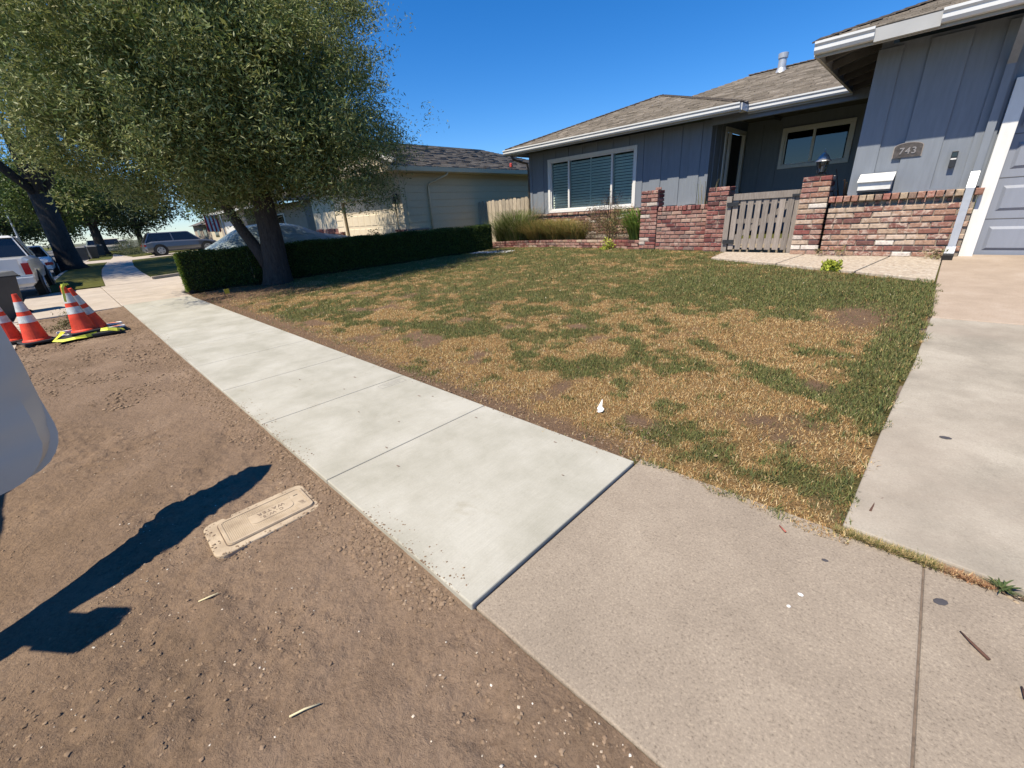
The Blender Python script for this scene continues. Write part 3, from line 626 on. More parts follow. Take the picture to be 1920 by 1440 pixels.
# hedge: trimmed box, leaves over a dark twiggy core
hd = empty('boxwood_hedge', label='long trimmed green hedge between the two front yards', cat='hedge')
hx = lambda t: (-13.62 + 2.35 * t, 1.95 + 8.2 * t)
def hedge_leaves():
    Ps = []; n = 120000
    t = rng.random(n) ** .9; u = rng.random(n); which = rng.random(n); lat = rng.random(n)
    bx = -13.62 + 2.35 * t; by = 1.95 + 8.2 * t; w = .72; top = .93 + .10 * t + .02 * np.sin(t * 40); g = terr(bx, by)
    z = np.where(which < .30, top - .05 * rng.random(n) ** 2, g + .06 + (top - g - .06) * u); l = np.where(which < .30, lat, np.where(which < .85, 1 - .07 * rng.random(n), .07 * rng.random(n)))
    dxn, dyn = 8.2 / 8.53, -2.35 / 8.53
    x = bx + dxn * w * (l - .0); y = by + dyn * w * (l - .0) + .2
    ro = rng.normal(size=(n, 3)) * .018; A = np.stack([x, y, z], -1) + ro
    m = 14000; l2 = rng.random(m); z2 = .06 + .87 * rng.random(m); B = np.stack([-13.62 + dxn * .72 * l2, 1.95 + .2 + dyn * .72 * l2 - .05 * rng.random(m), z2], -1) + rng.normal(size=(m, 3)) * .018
    return A, B
A, B = hedge_leaves()
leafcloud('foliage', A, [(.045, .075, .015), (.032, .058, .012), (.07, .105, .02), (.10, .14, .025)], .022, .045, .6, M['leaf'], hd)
leafcloud('foliage', B, [(.30, .38, .04), (.24, .32, .035), (.36, .42, .06)], .022, .045, .6, M['leaf'], hd)  # street-end leaves far brighter: sunlight on this end painted into their tint
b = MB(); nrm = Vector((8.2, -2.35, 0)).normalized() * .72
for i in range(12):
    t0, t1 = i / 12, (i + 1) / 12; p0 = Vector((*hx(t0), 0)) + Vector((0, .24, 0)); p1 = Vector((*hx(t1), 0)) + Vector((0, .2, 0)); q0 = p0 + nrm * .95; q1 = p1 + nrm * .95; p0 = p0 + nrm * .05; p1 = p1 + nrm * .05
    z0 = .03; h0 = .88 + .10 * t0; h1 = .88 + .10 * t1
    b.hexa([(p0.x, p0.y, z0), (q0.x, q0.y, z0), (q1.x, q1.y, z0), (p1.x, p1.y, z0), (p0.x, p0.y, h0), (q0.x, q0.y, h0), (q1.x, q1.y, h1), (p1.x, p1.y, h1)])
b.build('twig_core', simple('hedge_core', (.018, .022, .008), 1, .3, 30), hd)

# ------------------------------------------------------------------ bricks
def brick_mesh(seed, L=.2, H=.066, D=.09, ch=.009):
    rnd = random.Random(seed); b = MB()
    def ring(y, i):
        x = L / 2 - i; z = H / 2 - i; j = lambda: rnd.uniform(-.003, .003)
        return [(-x + j(), y + j() * .6, -z + j()), (x + j(), y + j() * .6, -z + j()), (x + j(), y + j() * .6, z + j()), (-x + j(), y + j() * .6, z + j())]
    r0 = ring(-D / 2, ch); r1 = ring(-D / 2 + ch, 0); r2 = ring(D / 2, 0); b.v = r0 + r1 + r2
    b.f = [(0, 1, 2, 3), (8, 11, 10, 9)]
    for o in (0, 4):
        for k in range(4): b.f.append((o + k, o + 4 + k, o + 4 + (k + 1) % 4, o + (k + 1) % 4))
    b.m = [0] * len(b.f); return b
def brickset(mat, ch=.009): return [brick_mesh(s, ch=ch).mesh('brick', mat) for s in range(6)]
BA, BB, BC, BCAP = (brickset(M[k]) for k in ('brickA', 'brickB', 'brickC', 'brickCap'))
def put_brick(parent, ms, x, y, z, l=.2, h=.066, d=.09, ang=0.0, jit=.006, name='brick'):
    o = link(name, random.choice(ms), parent)
    o.location = (x + random.uniform(-.002, .002), y + random.uniform(-jit, jit), z + random.uniform(-.0015, .0015)); o.scale = (l / .2, d / .09, h / .066)
    o.rotation_euler = (random.uniform(-.01, .01), random.uniform(-.006, .006), ang + random.uniform(-.01, .01)); return o
def brick_run(parent, ms, x0, x1, yf, z0, rows, pitch=.081, bl=.2, depth=.09, gap=.012, mix=None, skip=None):
    for r in range(rows):
        x = x0 - (bl + gap) * (.5 if r % 2 else 0); z = z0 + pitch * (r + .5)
        while x < x1 - .01:
            a = max(x, x0); e = min(x + bl, x1)
            if e - a > .04: put_brick(parent, random.choice(mix) if mix else ms, (a + e) / 2, yf + depth / 2, z, e - a, pitch - gap - .004, depth)
            x += bl + gap
def pillar(parent, ms, x0, x1, y0, y1, z0, rows, pitch, cap=True, mix=None):
    W = x1 - x0; D = y1 - y0; g = .011
    for r in range(rows):
        z = z0 + pitch * (r + .5); h = pitch - .016; f = .60 if r % 2 == 0 else .36
        mm = (lambda: random.choice(mix) if mix else ms)
        xs_ = x0 + W * f
        put_brick(parent, mm(), (x0 + xs_ - g / 2) / 2, y0 + .045, z, xs_ - x0 - g / 2, h, .09)
        put_brick(parent, mm(), (xs_ + g / 2 + x1) / 2, y0 + .045, z, x1 - xs_ - g / 2, h, .09)
        dd = D - .09 - g; put_brick(parent, mm(), x1 - .045, y0 + .09 + g + dd / 2, z, dd, h, .09, R(90))
        put_brick(parent, mm(), x0 + .045, y0 + .09 + g + dd / 2, z, dd, h, .09, R(90))
    MB().box(x0 + .02, x1 - .02, y0 + .02, y1 - .02, z0 - .1, z0 + rows * pitch - .008).build('mortar', M['mortar'], parent)

# ------------------------------------------------------------------ roofs
SC_MAIN = np.array([(.19, .165, .137), (.158, .137, .113), (.222, .193, .162), (.175, .15, .125), (.133, .115, .095)])
SC_NBR = np.array([(.175, .155, .132), (.152, .134, .115), (.20, .178, .152), (.136, .118, .10)])
def shingles(name, poly, cols, parent, expo=.14, tw=.27, thick=.014):
    P = [Vector(p) for p in poly]; e = (P[1] - P[0]); e.z = 0; e.normalize()
    n = (P[1] - P[0]).cross(P[2] - P[0]).normalized()
    if n.z < 0: n = -n
    w = n.cross(e).normalized()
    if w.z < 0: w = -w
    O = P[0]; UV = [((p - O).dot(e), (p - O).dot(w)) for p in P]; vmax = max(v for u, v in UV)
    V = []; C = []; k = 0; v = -.01
    while v < vmax - .02:
        vm = v + expo * .5; us = []
        for i in range(len(UV)):
            (u0, v0), (u1, v1) = UV[i], UV[(i + 1) % len(UV)]
            if (v0 - vm) * (v1 - vm) < 0: us.append(u0 + (u1 - u0) * (vm - v0) / (v1 - v0))
        if len(us) >= 2:
            a, b_ = min(us), max(us); u = a - random.random() * tw
            while u < b_:
                wd = tw * random.choice((.6, .8, 1, 1.25)); ua = max(a, u); ub = min(b_, u + wd - .004)
                if ub - ua > .02:
                    t = thick * random.choice((.8, 1, 1.6)); lo = v - random.choice((0, 0, .015)); c = cols[random.randrange(len(cols))] * random.uniform(.85, 1.15)
                    q = lambda uu, vv, hh: O + e * uu + w * vv + n * hh
                    V += [q(ua, lo, 0), q(ub, lo, 0), q(ub, lo, t), q(ua, lo, t), q(ub, v + expo * 1.1, .004), q(ua, v + expo * 1.1, .004)]; C += [c] * 6
                u += wd
        v += expo; k += 1
    nn = len(V) // 6; base = np.arange(nn)[:, None] * 6
    F = np.concatenate([base + np.array([[0, 1, 2, 3]]), base + np.array([[3, 2, 4, 5]])], 1).ravel()
    me = np_mesh(name, np.array([tuple(p) for p in V]), F, 4, M['shingle'], np.array(C)); o = link(name, me, parent); o['kind'] = 'stuff'
    MB().prism([p - n * .004 for p in P], -n * .05).build('roof_deck', M['soffit'], parent)
    return o
def gutter(parent, xa, xb, yf, z, mat):
    pr = [(yf + .12, z - .135), (yf + .045, z - .135), (yf + .022, z - .10), (yf + .022, z - .055), (yf, z - .028), (yf, z), (yf + .014, z), (yf + .014, z - .02), (yf + .12, z - .02)]
    return MB().prism([(xa, p[0], p[1]) for p in pr], (xb - xa, 0, 0)).build('gutter', mat, parent)

# ------------------------------------------------------------------ the blue house
H = empty('blue_house', (0, 0, 0), label='slate blue ranch house with brick base and white gutters beyond the lawn', cat='house')
EZ = 3.27
def wall(name, x0, x1, y0, y1, z0, z1, mat=None): return MB().box(x0, x1, y0, y1, z0, z1).build(name, mat or M['blue'], H)
# main room wall round the window
WX0, WX1, WZ0, WZ1 = -9.50, -6.35, 1.30, 2.89
wall('wall', -10.28, WX0 + .03, 11.86, 12.0, .3, 3.16); wall('wall', WX1 - .03, -4.40, 11.86, 12.0, .3, 3.16)
wall('wall', WX0 + .03, WX1 - .03, 11.86, 12.0, .3, WZ0 + .03); wall('wall', WX0 + .03, WX1 - .03, 11.86, 12.0, WZ1 - .03, 3.16)
wall('wall', -10.28, -10.14, 12.0, 20, .3, 3.16); wall('wall', -10.2, -4.5, 19.9, 20, .3, 3.16)
wall('wall', -4.54, -4.40, 12.0, 12.78, .4, 3.3); wall('wall', -4.54, -4.40, 14.3, 14.5, .4, 3.3); wall('wall', -4.54, -4.40, 12.78, 14.3, 3.05, 3.3)
PWX0, PWX1, PWZ0, PWZ1 = -3.50, -1.93, 2.05, 3.03
wall('wall', -4.54, PWX0 + .02, 14.5, 14.62, .4, 3.4); wall('wall', PWX1 - .02, -1.0, 14.5, 14.62, .4, 3.4); wall('wall', PWX0 + .02, PWX1 - .02, 14.5, 14.62, .4, PWZ0 + .02); wall('wall', PWX0 + .02, PWX1 - .02, 14.5, 14.62, PWZ1 - .02, 3.4)
wall('wall', -1.08, -.96, 8.88, 14.5, .4, 3.35)
wall('wall', -1.08, .36, 8.87, 9.0, 1.2, 3.2); wall('wall', .36, 5.9, 8.87, 9.0, 2.50, 3.2); wall('wall', 5.4, 5.9, 8.87, 9.0, .3, 2.5)
wall('porch_floor', -4.4, -1.1, 9.3, 14.5, .35, .43, M['oldcon'])
# siding boards
def boards(y, edges, z0, z1, th, holes=()):
    for (a, b_) in edges:
        segs = [(z0, z1)]
        for (hx0, hx1, hz0, hz1) in holes:
            if a < hx1 and b_ > hx0:
                if a >= hx0 - .001 and b_ <= hx1 + .001: segs = [(z0, hz0), (hz1, z1)]
        for (s0, s1) in segs:
            if s1 - s0 > .03: MB().box(a, b_, y - th, y, s0, s1).build('siding_board', M['blue'], H, bevel=.003)
hole = (WX0, WX1, WZ0, WZ1)
ed = []
x = -10.28; wide = True
for a, b_ in ((-10.30, -10.20), (-9.98, -9.70), (-9.49, -9.20), (-8.98, -8.68), (-8.46, -8.16), (-7.94, -7.64), (-7.42, -7.12), (-6.90, -6.60), (-6.345, -6.16), (-5.95, -5.64), (-5.43, -5.12), (-4.91, -4.62)):
    ed.append((a, b_))
for (a, b_) in ed:
    if a > WX0 - .01 and b_ < WX1 + .01: boards(11.858, [(a, b_)], 2.892, 3.15, .024)
    else: boards(11.858, [(a, b_)], 1.30, 3.15, .024)
boards(11.858, [(-4.47, -4.39)], .9, 3.15, .024)
boards(8.868, [(-1.10, -.83), (-.56, -.16), (.13, .33)], 1.31, 3.16, .024)
boards(8.868, [(.62, 1.02), (1.3, 1.7), (1.98, 2.38), (2.66, 3.06), (3.34, 3.74), (4.02, 4.42), (4.7, 5.1)], 2.62, 3.16, .024)
for i in range(8):
    yy = 9.25 + i * .65; MB().box(-1.105, -1.082, yy, yy + .38, .45, 3.3).build('siding_board', M['blue'], H)
for (a, b_) in ((-4.3, -3.98), (-3.75, -3.55), (-1.86, -1.55), (-1.38, -1.15)): MB().box(a, b_, 14.476, 14.498, .45, 3.35).build('siding_board', M['blue'], H)
for (a, b_) in ((12.1, 12.35), (12.5, 12.7)): MB().box(-4.398, -4.376, a, b_, .45, 3.25).build('siding_board', M['blue'], H)
MB().box(-1.09, .3, 8.835, 8.868, 1.285, 1.315).build('siding_ledge', M['blue'], H)
# windows
def window(x0, x1, z0, z1, y, mull, fw, mat, pane, slats=None):
    f = MB()
    f.box(x0, x1, y - .035, y + .02, z1 - fw, z1); f.box(x0, x1, y - .035, y + .02, z0, z0 + fw); f.box(x0, x0 + fw, y - .033, y + .02, z0 + fw, z1 - fw); f.box(x1 - fw, x1, y - .033, y + .02, z0 + fw, z1 - fw)
    w = f.build('window', mat, H, bevel=.004)
    g = MB()
    i = fw; t = .035
    g.box(x0 + i, x1 - i, y + .0, y + .05, z1 - i - t, z1 - i); g.box(x0 + i, x1 - i, y, y + .05, z0 + i, z0 + i + t); g.box(x0 + i, x0 + i + t, y + .002, y + .05, z0 + i + t, z1 - i - t); g.box(x1 - i - t, x1 - i, y + .002, y + .05, z0 + i + t, z1 - i - t)
    for m_ in mull: g.box(m_ - .03, m_ + .03, y - .01, y + .05, z0 + i + t, z1 - i - t)
    g.build('window_sash', mat, w)
    ex = [x0 + i + t] + list(mull) + [x1 - i - t]
    for k in range(len(ex) - 1):
        MB().poly([(ex[k] + .03, y + .03, z0 + i + t), (ex[k + 1] - .03, y + .03, z0 + i + t), (ex[k + 1] - .03, y + .03, z1 - i - t), (ex[k] + .03, y + .03, z1 - i - t)]).build('window_pane', pane, w, fix=False)
    return w
mw = window(WX0, WX1, WZ0, WZ1, 11.85, (-8.68, -7.14), .085, M['white'], M['glassgreen'])
lv = {}
def louvers(x0, x1, z0, z1, y, parent, pitch=.078):
    key = round(x1 - x0, 3)
    if key not in lv: lv[key] = MB().hexa([(0, 0, 0), (x1 - x0, 0, 0), (x1 - x0, .026, .060), (0, .026, .060), (0, -.008, .004), (x1 - x0, -.008, .004), (x1 - x0, .018, .064), (0, .018, .064)]).mesh('louver', M['louver'])
    z = z0
    while z < z1 - .05: link('louver', lv[key], parent, (x0, y, z)); z += pitch
louvers(-8.64, -7.93, 1.42, 2.78, 11.93, mw); louvers(-7.89, -7.18, 1.42, 2.78, 11.93, mw); louvers(-9.37, -8.72, 1.42, 2.78, 11.96, mw); louvers(-7.10, -6.48, 1.42, 2.78, 11.96, mw)
for xx in (-8.67, -7.91, -7.15, -9.39, -8.70, -7.12, -6.46): MB().box(xx - .02, xx + .02, 11.925, 11.96, 1.38, 2.8).build('shutter_stile', M['louver'], mw)
MB().box(-9.6, -6.2, 12.05, 12.3, 1.1, 3.0).build('dark_room', M['interior'], H)
pw = window(PWX0, PWX1, PWZ0, PWZ1, 14.49, (-2.77,), .08, M['white'], M['glassdark'])
MB().box(-3.6, -1.8, 14.66, 14.9, 1.9, 3.2).build('dark_room', M['interior'], H)
# front door in the return wall
fd = MB(); fd.box(-4.44, -4.36, 12.74, 12.85, .43, 3.08); fd.box(-4.44, -4.36, 14.22, 14.33, .43, 3.08); fd.box(-4.44, -4.36, 12.85, 14.22, 2.98, 3.08); fd.box(-4.43, -4.37, 13.1, 13.2, .43, 2.98)
d_ = fd.build('front_door', M['white'], H); MB().box(-4.50, -4.46, 12.85, 14.22, .43, 2.98).build('screen', M['interior'], d_)
# brick base under window
for xx0 in (-10.28,):
    brick_run(H, BA, -10.28, -4.45, 11.72, .62, 7, .081, .26, .09)
MB().box(-10.27, -4.46, 11.742, 11.86, .3, 1.19).build('mortar', M['mortar'], H)
x = -10.3
while x < -4.5: put_brick(H, BA, x + .105, 11.76, 1.245, .2, .068, .17); x += .212
# garage wainscot
GZ = .385
brick_run(H, BA, -1.28, .335, 8.72, GZ + .005, 9, .0815, .215, .1)
MB().box(-1.26, .334, 8.742, 8.87, .25, 1.13).build('mortar', M['mortar'], H)
MB().box(-1.27, .334, 8.78, 8.868, 1.13, 1.20).build('mortar', M['mortar'], H)
x = -1.30; 
while x < .33: put_brick(H, BCAP, x + .045, 8.755, 1.245, .082, .088, .16, 0, .004); x += .094
x = -1.25
while x < .3: put_brick(H, BC, x + .03, 8.80, 1.165, .05, .05, .08, 0, .006); x += .13
# garage door and trim
MB().box(.345, .485, 8.80, 8.868, GZ, 2.52).build('garage_door_trim', M['white'], H, bevel=.004); MB().box(5.33, 5.47, 8.80, 8.868, .3, 2.52).build('garage_door_trim', M['white'], H, bevel=.004)
MB().box(.485, 5.33, 8.805, 8.868, 2.42, 2.52).build('garage_door_trim', M['white'], H)
MB().box(.43, .485, 8.87, 9.06, GZ, 2.42).build('garage_door_jamb', M['white'], H)
gd = MB().box(.49, 5.33, 9.0, 9.04, .37, 2.42).build('garage_door', M['bluedoor'], H)
ph = (2.42 - .37) / 4
for r in range(4):
    z0 = .37 + r * ph
    for c in range(8):
        x0 = .53 + c * .60
        p = MB(); zc0, zc1 = z0 + .10, z0 + ph - .10; xa, xb = x0 + .03, x0 + .53
        p.hexa([(xa, 9.0, zc0), (xb, 9.0, zc0), (xb, 9.0, zc1), (xa, 9.0, zc1), (xa + .035, 8.978, zc0 + .035), (xb - .035, 8.978, zc0 + .035), (xb - .035, 8.978, zc1 - .035), (xa + .035, 8.978, zc1 - .035)])
        if r == 3 and c % 2 == 0:
            MB().box(xa - .02, xb + .02, 8.97, 9.0, zc0 - .02, zc1 + .02).build('door_window_frame', M['bluedoor'], gd)
            MB().box(xa + .02, xb - .02, 8.962, 8.97, zc0 + .02, zc1 - .02).build('door_window', M['carglass'], gd)
        else: p.build('door_panel', M['bluedoor'], gd)
    if r: MB().box(.49, 5.33, 8.996, 9.0, z0 - .004, z0 + .004).build('door_seam', M['soffit'], gd)
# roofs
s_ = .35
def zr(y, y0): return EZ + .01 + s_ * (y - y0)
W0, W1, A = (-10.72, 11.14), (-3.58, 11.14), (-7.15, 14.71)
za = zr(14.71, 11.14)
shingles('roof_shingles', [(W0[0], W0[1], EZ + .01), (W1[0], W1[1], EZ + .01), (A[0], A[1], za)], SC_MAIN, H)
shingles('roof_shingles', [(W0[0], 22, EZ + .01), (W0[0], W0[1], EZ + .01), (A[0], A[1], za), (A[0], 22, za)], SC_MAIN, H, .16, .5)
shingles('roof_shingles', [(W1[0], W1[1], EZ + .01), (W1[0], 22, EZ + .01), (A[0], 22, za), (A[0], A[1], za)], SC_MAIN, H)
shingles('roof_shingles', [(-4.9 - 3.98, 11.64, EZ + .01), (7, 11.64, EZ + .01), (7, 15.62, zr(15.62, 11.64)), (-4.9, 15.62, zr(15.62, 11.64))], SC_MAIN, H)
MB().poly([(-4.9, 15.62, zr(15.62, 11.64)), (7, 15.62, zr(15.62, 11.64)), (7, 20, EZ), (-4.9, 20, EZ)]).build('roof_deck', M['soffit'], H)
shingles('roof_shingles', [(-1.74, 8.14, EZ + .01), (6.9, 8.14, EZ + .01), (2.58, 12.46, zr(12.46, 8.14))], SC_MAIN, H)
shingles('roof_shingles', [(-1.74, 16, EZ + .01), (-1.74, 8.14, EZ + .01), (2.58, 12.46, zr(12.46, 8.14)), (2.58, 16, zr(12.46, 8.14))], SC_MAIN, H, .14, .4)
# hip caps
def hipcap(a, b_):
    a = Vector(a); b_ = Vector(b_); n = int((b_ - a).length / .16)
    cb = MB(); d = (b_ - a).normalized()
    for i in range(n):
        p = a + d * (i * .16); cb.bar(p + Vector((0, 0, .022)), p + d * .19 + Vector((0, 0, .012)), .17, .018)
    cb.build('ridge_cap', simple('ridge_shingle', (.16, .13, .105), .95, .3, 20), H)
hipcap((-10.72, 11.14, EZ + .01), (A[0], A[1], za)); hipcap((-3.58, 11.14, EZ + .01), (A[0], A[1], za)); hipcap((-1.74, 8.14, EZ + .01), (2.58, 12.46, zr(12.46, 8.14)))
hipcap((-4.9, 15.62, zr(15.62, 11.64)), (1.5, 15.62, zr(15.62, 11.64)))
# eaves: gutters, fascias, soffits
gutter(H, -10.74, -3.58, 11.04, EZ, M['gutterw']); gutter(H, -3.58, -1.72, 11.54, EZ, M['gutterw'])
MB().box(-3.70, -3.56, 11.15, 11.55, EZ - .135, EZ - .004).build('gutter_return', M['gutterw'], H)
gutter(H, -1.73, -1.09, 8.04, EZ, M['gutterw']); gutter(H, -.47, 6.9, 8.04, EZ, M['gutterw'])
MB().box(-1.09, -.47, 8.10, 8.16, EZ - .16, EZ - .012).build('fascia', M['greytrim'], H)
MB().box(-1.74, -1.70, 8.165, 11.6, EZ - .15, EZ - .02).build('fascia', M['greytrim'], H)
MB().box(-10.74, -10.70, 11.165, 20, EZ - .15, EZ - .02).build('fascia', M['greytrim'], H)
for (xa, xb, y) in ((-10.72, -3.58, 11.17), (-3.58, -1.72, 11.67), (-1.70, 6.9, 8.17)): MB().box(xa, xb, y, y + .03, EZ - .17, EZ - .02).build('fascia', M['greytrim'], H)
for i in range(13): xx = -10.4 + i * .56; MB().bar((xx, 11.2, EZ - .10), (xx, 11.86, EZ + .08), .04, .10).build('rafter_tail', M['soffit'], H)
for i in range(8): xx = -1.2 + i * .61; MB().bar((xx, 8.2, EZ - .10), (xx, 8.86, EZ + .08), .04, .10).build('rafter_tail', M['soffit'], H)
for i in range(6): yy = 8.7 + i * .55; MB().bar((-1.69, yy, EZ - .10), (-1.1, yy, EZ + .05), .04, .10).build('rafter_tail', M['soffit'], H)
MB().box(-4.38, -1.1, 12.2, 14.48, 3.30, 3.34).build('porch_ceiling', M['soffit'], H)
MB().box(-4.38, -1.1, 11.75, 11.85, 3.02, 3.2).build('porch_beam', M['blue'], H)
# vent pipe
b = MB(); b.lathe([(.20, -.05), (.17, .0), (.10, .16), (.095, .38), (.115, .38), (.12, .49), (.10, .50)], (-3.95, 15.15, 4.42), 20)
b.build('roof_vent', M['galv'], H, smooth=False)
# downspouts
ds = MB(); ds.box(.215, .295, 8.775, 8.835, .62, 2.72); ds.bar((.255, 8.80, 2.70), (.255, 8.20, 3.08), .08, .06); ds.bar((.255, 8.16, 3.06), (.255, 8.16, 3.16), .08, .06, (0, 1, 0))
ds.build('downspout', M['blue'], H)
ds = MB(); ds.box(.205, .285, 8.64, 8.70, .50, 1.30); ds.bar((.25, 8.80, 1.48), (.245, 8.67, 1.28), .085, .065); ds.build('downspout', M['galv'], H)
ds = MB(); ds.bar((.245, 8.67, .52), (.235, 8.50, .43), .10, .075); ds.build('downspout_shoe', M['galv'], H)
MB().bar((.235, 8.50, .435), (.232, 8.44, .415), .11, .08).build('downspout_outlet', M['black'], H)
ds = MB(); ds.tube([(-10.5, 11.2, 3.1), (-10.5, 11.28, 3.0), (-10.42, 11.6, 2.92), (-10.36, 11.8, 2.88), (-10.34, 11.84, 2.7), (-10.34, 11.84, .6)], .035, 8); ds.build('downspout', M['bronze'], H, smooth=True)
for xx, zz in ((-.42, 2.0),): pass

def text_mesh(name, txt, size, mat, parent, mtx, ext=.004, sp=1.0):
    cu = bpy.data.curves.new(name, 'FONT'); cu.body = txt; cu.size = size; cu.extrude = ext; cu.align_x = 'CENTER'; cu.align_y = 'CENTER'; cu.space_character = sp; cu.offset = size * .012
    t = bpy.data.objects.new(name, cu); COL.objects.link(t); bpy.context.view_layer.update(); dg = bpy.context.evaluated_depsgraph_get(); me = bpy.data.meshes.new_from_object(t.evaluated_get(dg))
    bpy.data.objects.remove(t); me.materials.clear(); me.materials.append(mat); o = link(name, me, parent); o.matrix_basis = mtx; return o
# house number plaque
pq = empty('house_number_plaque', (-.505, 8.84, 1.845), label='arched dark plaque with the number 743 on the garage wall', cat='house number')
pts = [(-.15, 0, -.085), (.15, 0, -.085), (.15, 0, .045)] + [(.15 * math.cos(a), 0, .045 + .05 * math.sin(a)) for a in [i * math.pi / 10 for i in range(1, 10)]] + [(-.15, 0, .045)]
MB().prism(pts, (0, -.014, 0)).build('plate', M['bronze'], pq)
pts2 = [(x * 1.06, y, z * 1.08) for x, y, z in pts]; MB().prism(pts2, (0, -.008, 0)).build('rim', simple('pale_plaque_rim', (.30, .26, .23), .5, .2, 20), pq)
rm = Matrix.Translation((-.505, 8.822, 1.835)) @ Matrix.Rotation(R(90), 4, 'X')
bpy.context.view_layer.update()
tx = text_mesh('number', '743', .115, simple('pale_number_metal', (.33, .30, .28), .4, .1, 20, metal=.3), pq, Matrix.Translation((0, -.018, -.01)) @ Matrix.Rotation(R(90), 4, 'X'), .005, 1.15)
# mailbox
mb = empty('mailbox', (-.775, 8.80, 1.46), label='white sloping-lid mailbox on the blue wall above the brick base', cat='mailbox')
MB().hexa([(-.19, -.14, -.11), (.19, -.14, -.11), (.19, .035, -.11), (-.19, .035, -.11), (-.19, -.14, .02), (.19, -.14, .02), (.19, .035, .10), (-.19, .035, .10)]).build('box', M['barwhite'], mb, bevel=.004)
MB().hexa([(-.205, -.175, .00), (.205, -.175, .00), (.205, .035, .103), (-.205, .035, .103), (-.205, -.175, .014), (.205, -.175, .014), (.205, .035, .118), (-.205, .035, .118)]).build('lid', M['white'], mb)
MB().box(-.19, .19, -.135, .03, -.135, -.112).build('shade_strip', M['blackmetal'], mb)  # black strip standing in for the shadow under the box, no real part
# keypad
kp = empty('door_keypad', (-.005, 8.83, 1.67), label='narrow black keypad box on the blue wall near the garage door', cat='keypad')
MB().box(-.032, .032, -.025, .02, -.10, .10).build('case', M['blackmetal'], kp, bevel=.004); MB().box(-.028, .028, -.029, -.0255, -.005, .012).build('button_bar', M['white'], kp); MB().box(-.025, .025, -.028, -.0255, .03, .08).build('lens', M['carglass'], kp)

# garden wall, gate, gatepost
gw = empty('brick_garden_wall', (0, 0, 0), label='low red brick garden wall with two taller end pillars left of the gate', cat='wall')
pillar(gw, BB, -4.80, -4.42, 9.22, 9.56, .43, 15, .0805)
pillar(gw, BB, -3.30, -2.93, 9.05, 9.42, .41, 14, .084)
brick_run(gw, BC, -4.41, -3.31, 9.25, .40, 10, .0795, .2, .1, mix=[BC, BC, BB])
MB().box(-4.43, -3.29, 9.270, 9.44, .3, 1.19).build('mortar', M['mortar'], gw)
x = -4.40
while x < -3.33: put_brick(gw, BB, x + .042, 9.345, 1.245, .078, .095, .2); x += .089
put_brick(gw, BB, -4.47, 9.35, 1.66, .12, .05, .1, .4)
gp = empty('brick_gatepost', (0, 0, 0), label='taller red and white brick pillar right of the gate carrying the lantern', cat='pillar')
pillar(gp, BA, -1.72, -1.33, 8.80, 9.18, .39, 15, .0815, mix=[BA, BA, BB])
gt = empty('wooden_gate', (0, 0, 0), label='weathered grey picket gate hung between two brick pillars', cat='gate')
gx0, gx1 = -2.80, -1.84
for i in range(8):
    x0 = gx0 + i * (gx1 - gx0) / 7.6; MB().hexa([(x0, 8.96, .455), (x0 + .092, 8.96, .455), (x0 + .092, 8.978, .455), (x0, 8.978, .455), (x0, 8.96, 1.40 + .03 * random.random()), (x0 + .092, 8.96, 1.42), (x0 + .092, 8.978, 1.42), (x0, 8.978, 1.40)]).build('slat', M['gatewood'], gt, bevel=.003)
MB().box(-2.80, -1.76, 8.94, 8.958, 1.325, 1.435).build('rail', M['gatewood'], gt, bevel=.003)
MB().box(-2.80, -1.76, 8.98, 9.015, .56, .65).build('rail', M['gatewood'], gt); MB().box(-2.80, -1.76, 8.98, 9.015, 1.24, 1.32).build('rail', M['gatewood'], gt)
MB().box(-2.76, -1.80, 8.98, 9.012, .92, 1.0).build('rail', M['gatewood'], gt)
MB().bar((-2.72, 8.997, .66), (-1.85, 8.997, 1.24), .03, .085, (0, 0, 1)).build('brace', M['gatewood'], gt)
MB().box(-2.925, -2.83, 8.97, 9.07, .39, 1.40).build('post', M['gatewood'], gt, bevel=.004); MB().box(-1.815, -1.73, 8.97, 9.05, .39, 1.43).build('post', M['gatewood'], gt, bevel=.004)
for z in (.60, 1.26): MB().box(-2.90, -2.70, 8.93, 8.94, z - .035, z + .035).build('hinge', M['blackmetal'], gt)
MB().box(-1.86, -1.74, 8.925, 8.94, 1.34, 1.37).build('latch', M['blackmetal'], gt)
# lantern
ln = empty('post_lantern', (-1.525, 8.99, 1.612), label='pewter carriage lantern standing on the brick gatepost', cat='lantern')
LS = 1.0
MB().lathe([(.075, 0), (.08, .012), (.05, .02), (.03, .03), (.03, .045), (.075, .055)], (0, 0, 0), 8).build('base', M['blackmetal'], ln)
fr = MB()
for k in range(6):
    a = k * math.pi / 3; fr.bar((.062 * math.cos(a), .062 * math.sin(a), .055), (.085 * math.cos(a), .085 * math.sin(a), .215), .009, .009)
fr.build('cage', M['blackmetal'], ln); MB().lathe([(.056, .057), (.078, .213)], (0, 0, 0), 6).build('glass', glass('lantern_glass', (.8, .8, .78), .6), ln)
MB().tube([(0, 0, .06), (0, 0, .14)], .012, 8).build('candle', M['white'], ln)
MB().lathe([(.115, .212), (.108, .226), (.085, .245), (.082, .262), (.070, .285), (.040, .315), (.036, .325), (.012, .338), (.009, .352), (.013, .362), (.006, .375), (.002, .40)], (0, 0, 0), 12).build('roof', M['pewter'], ln)
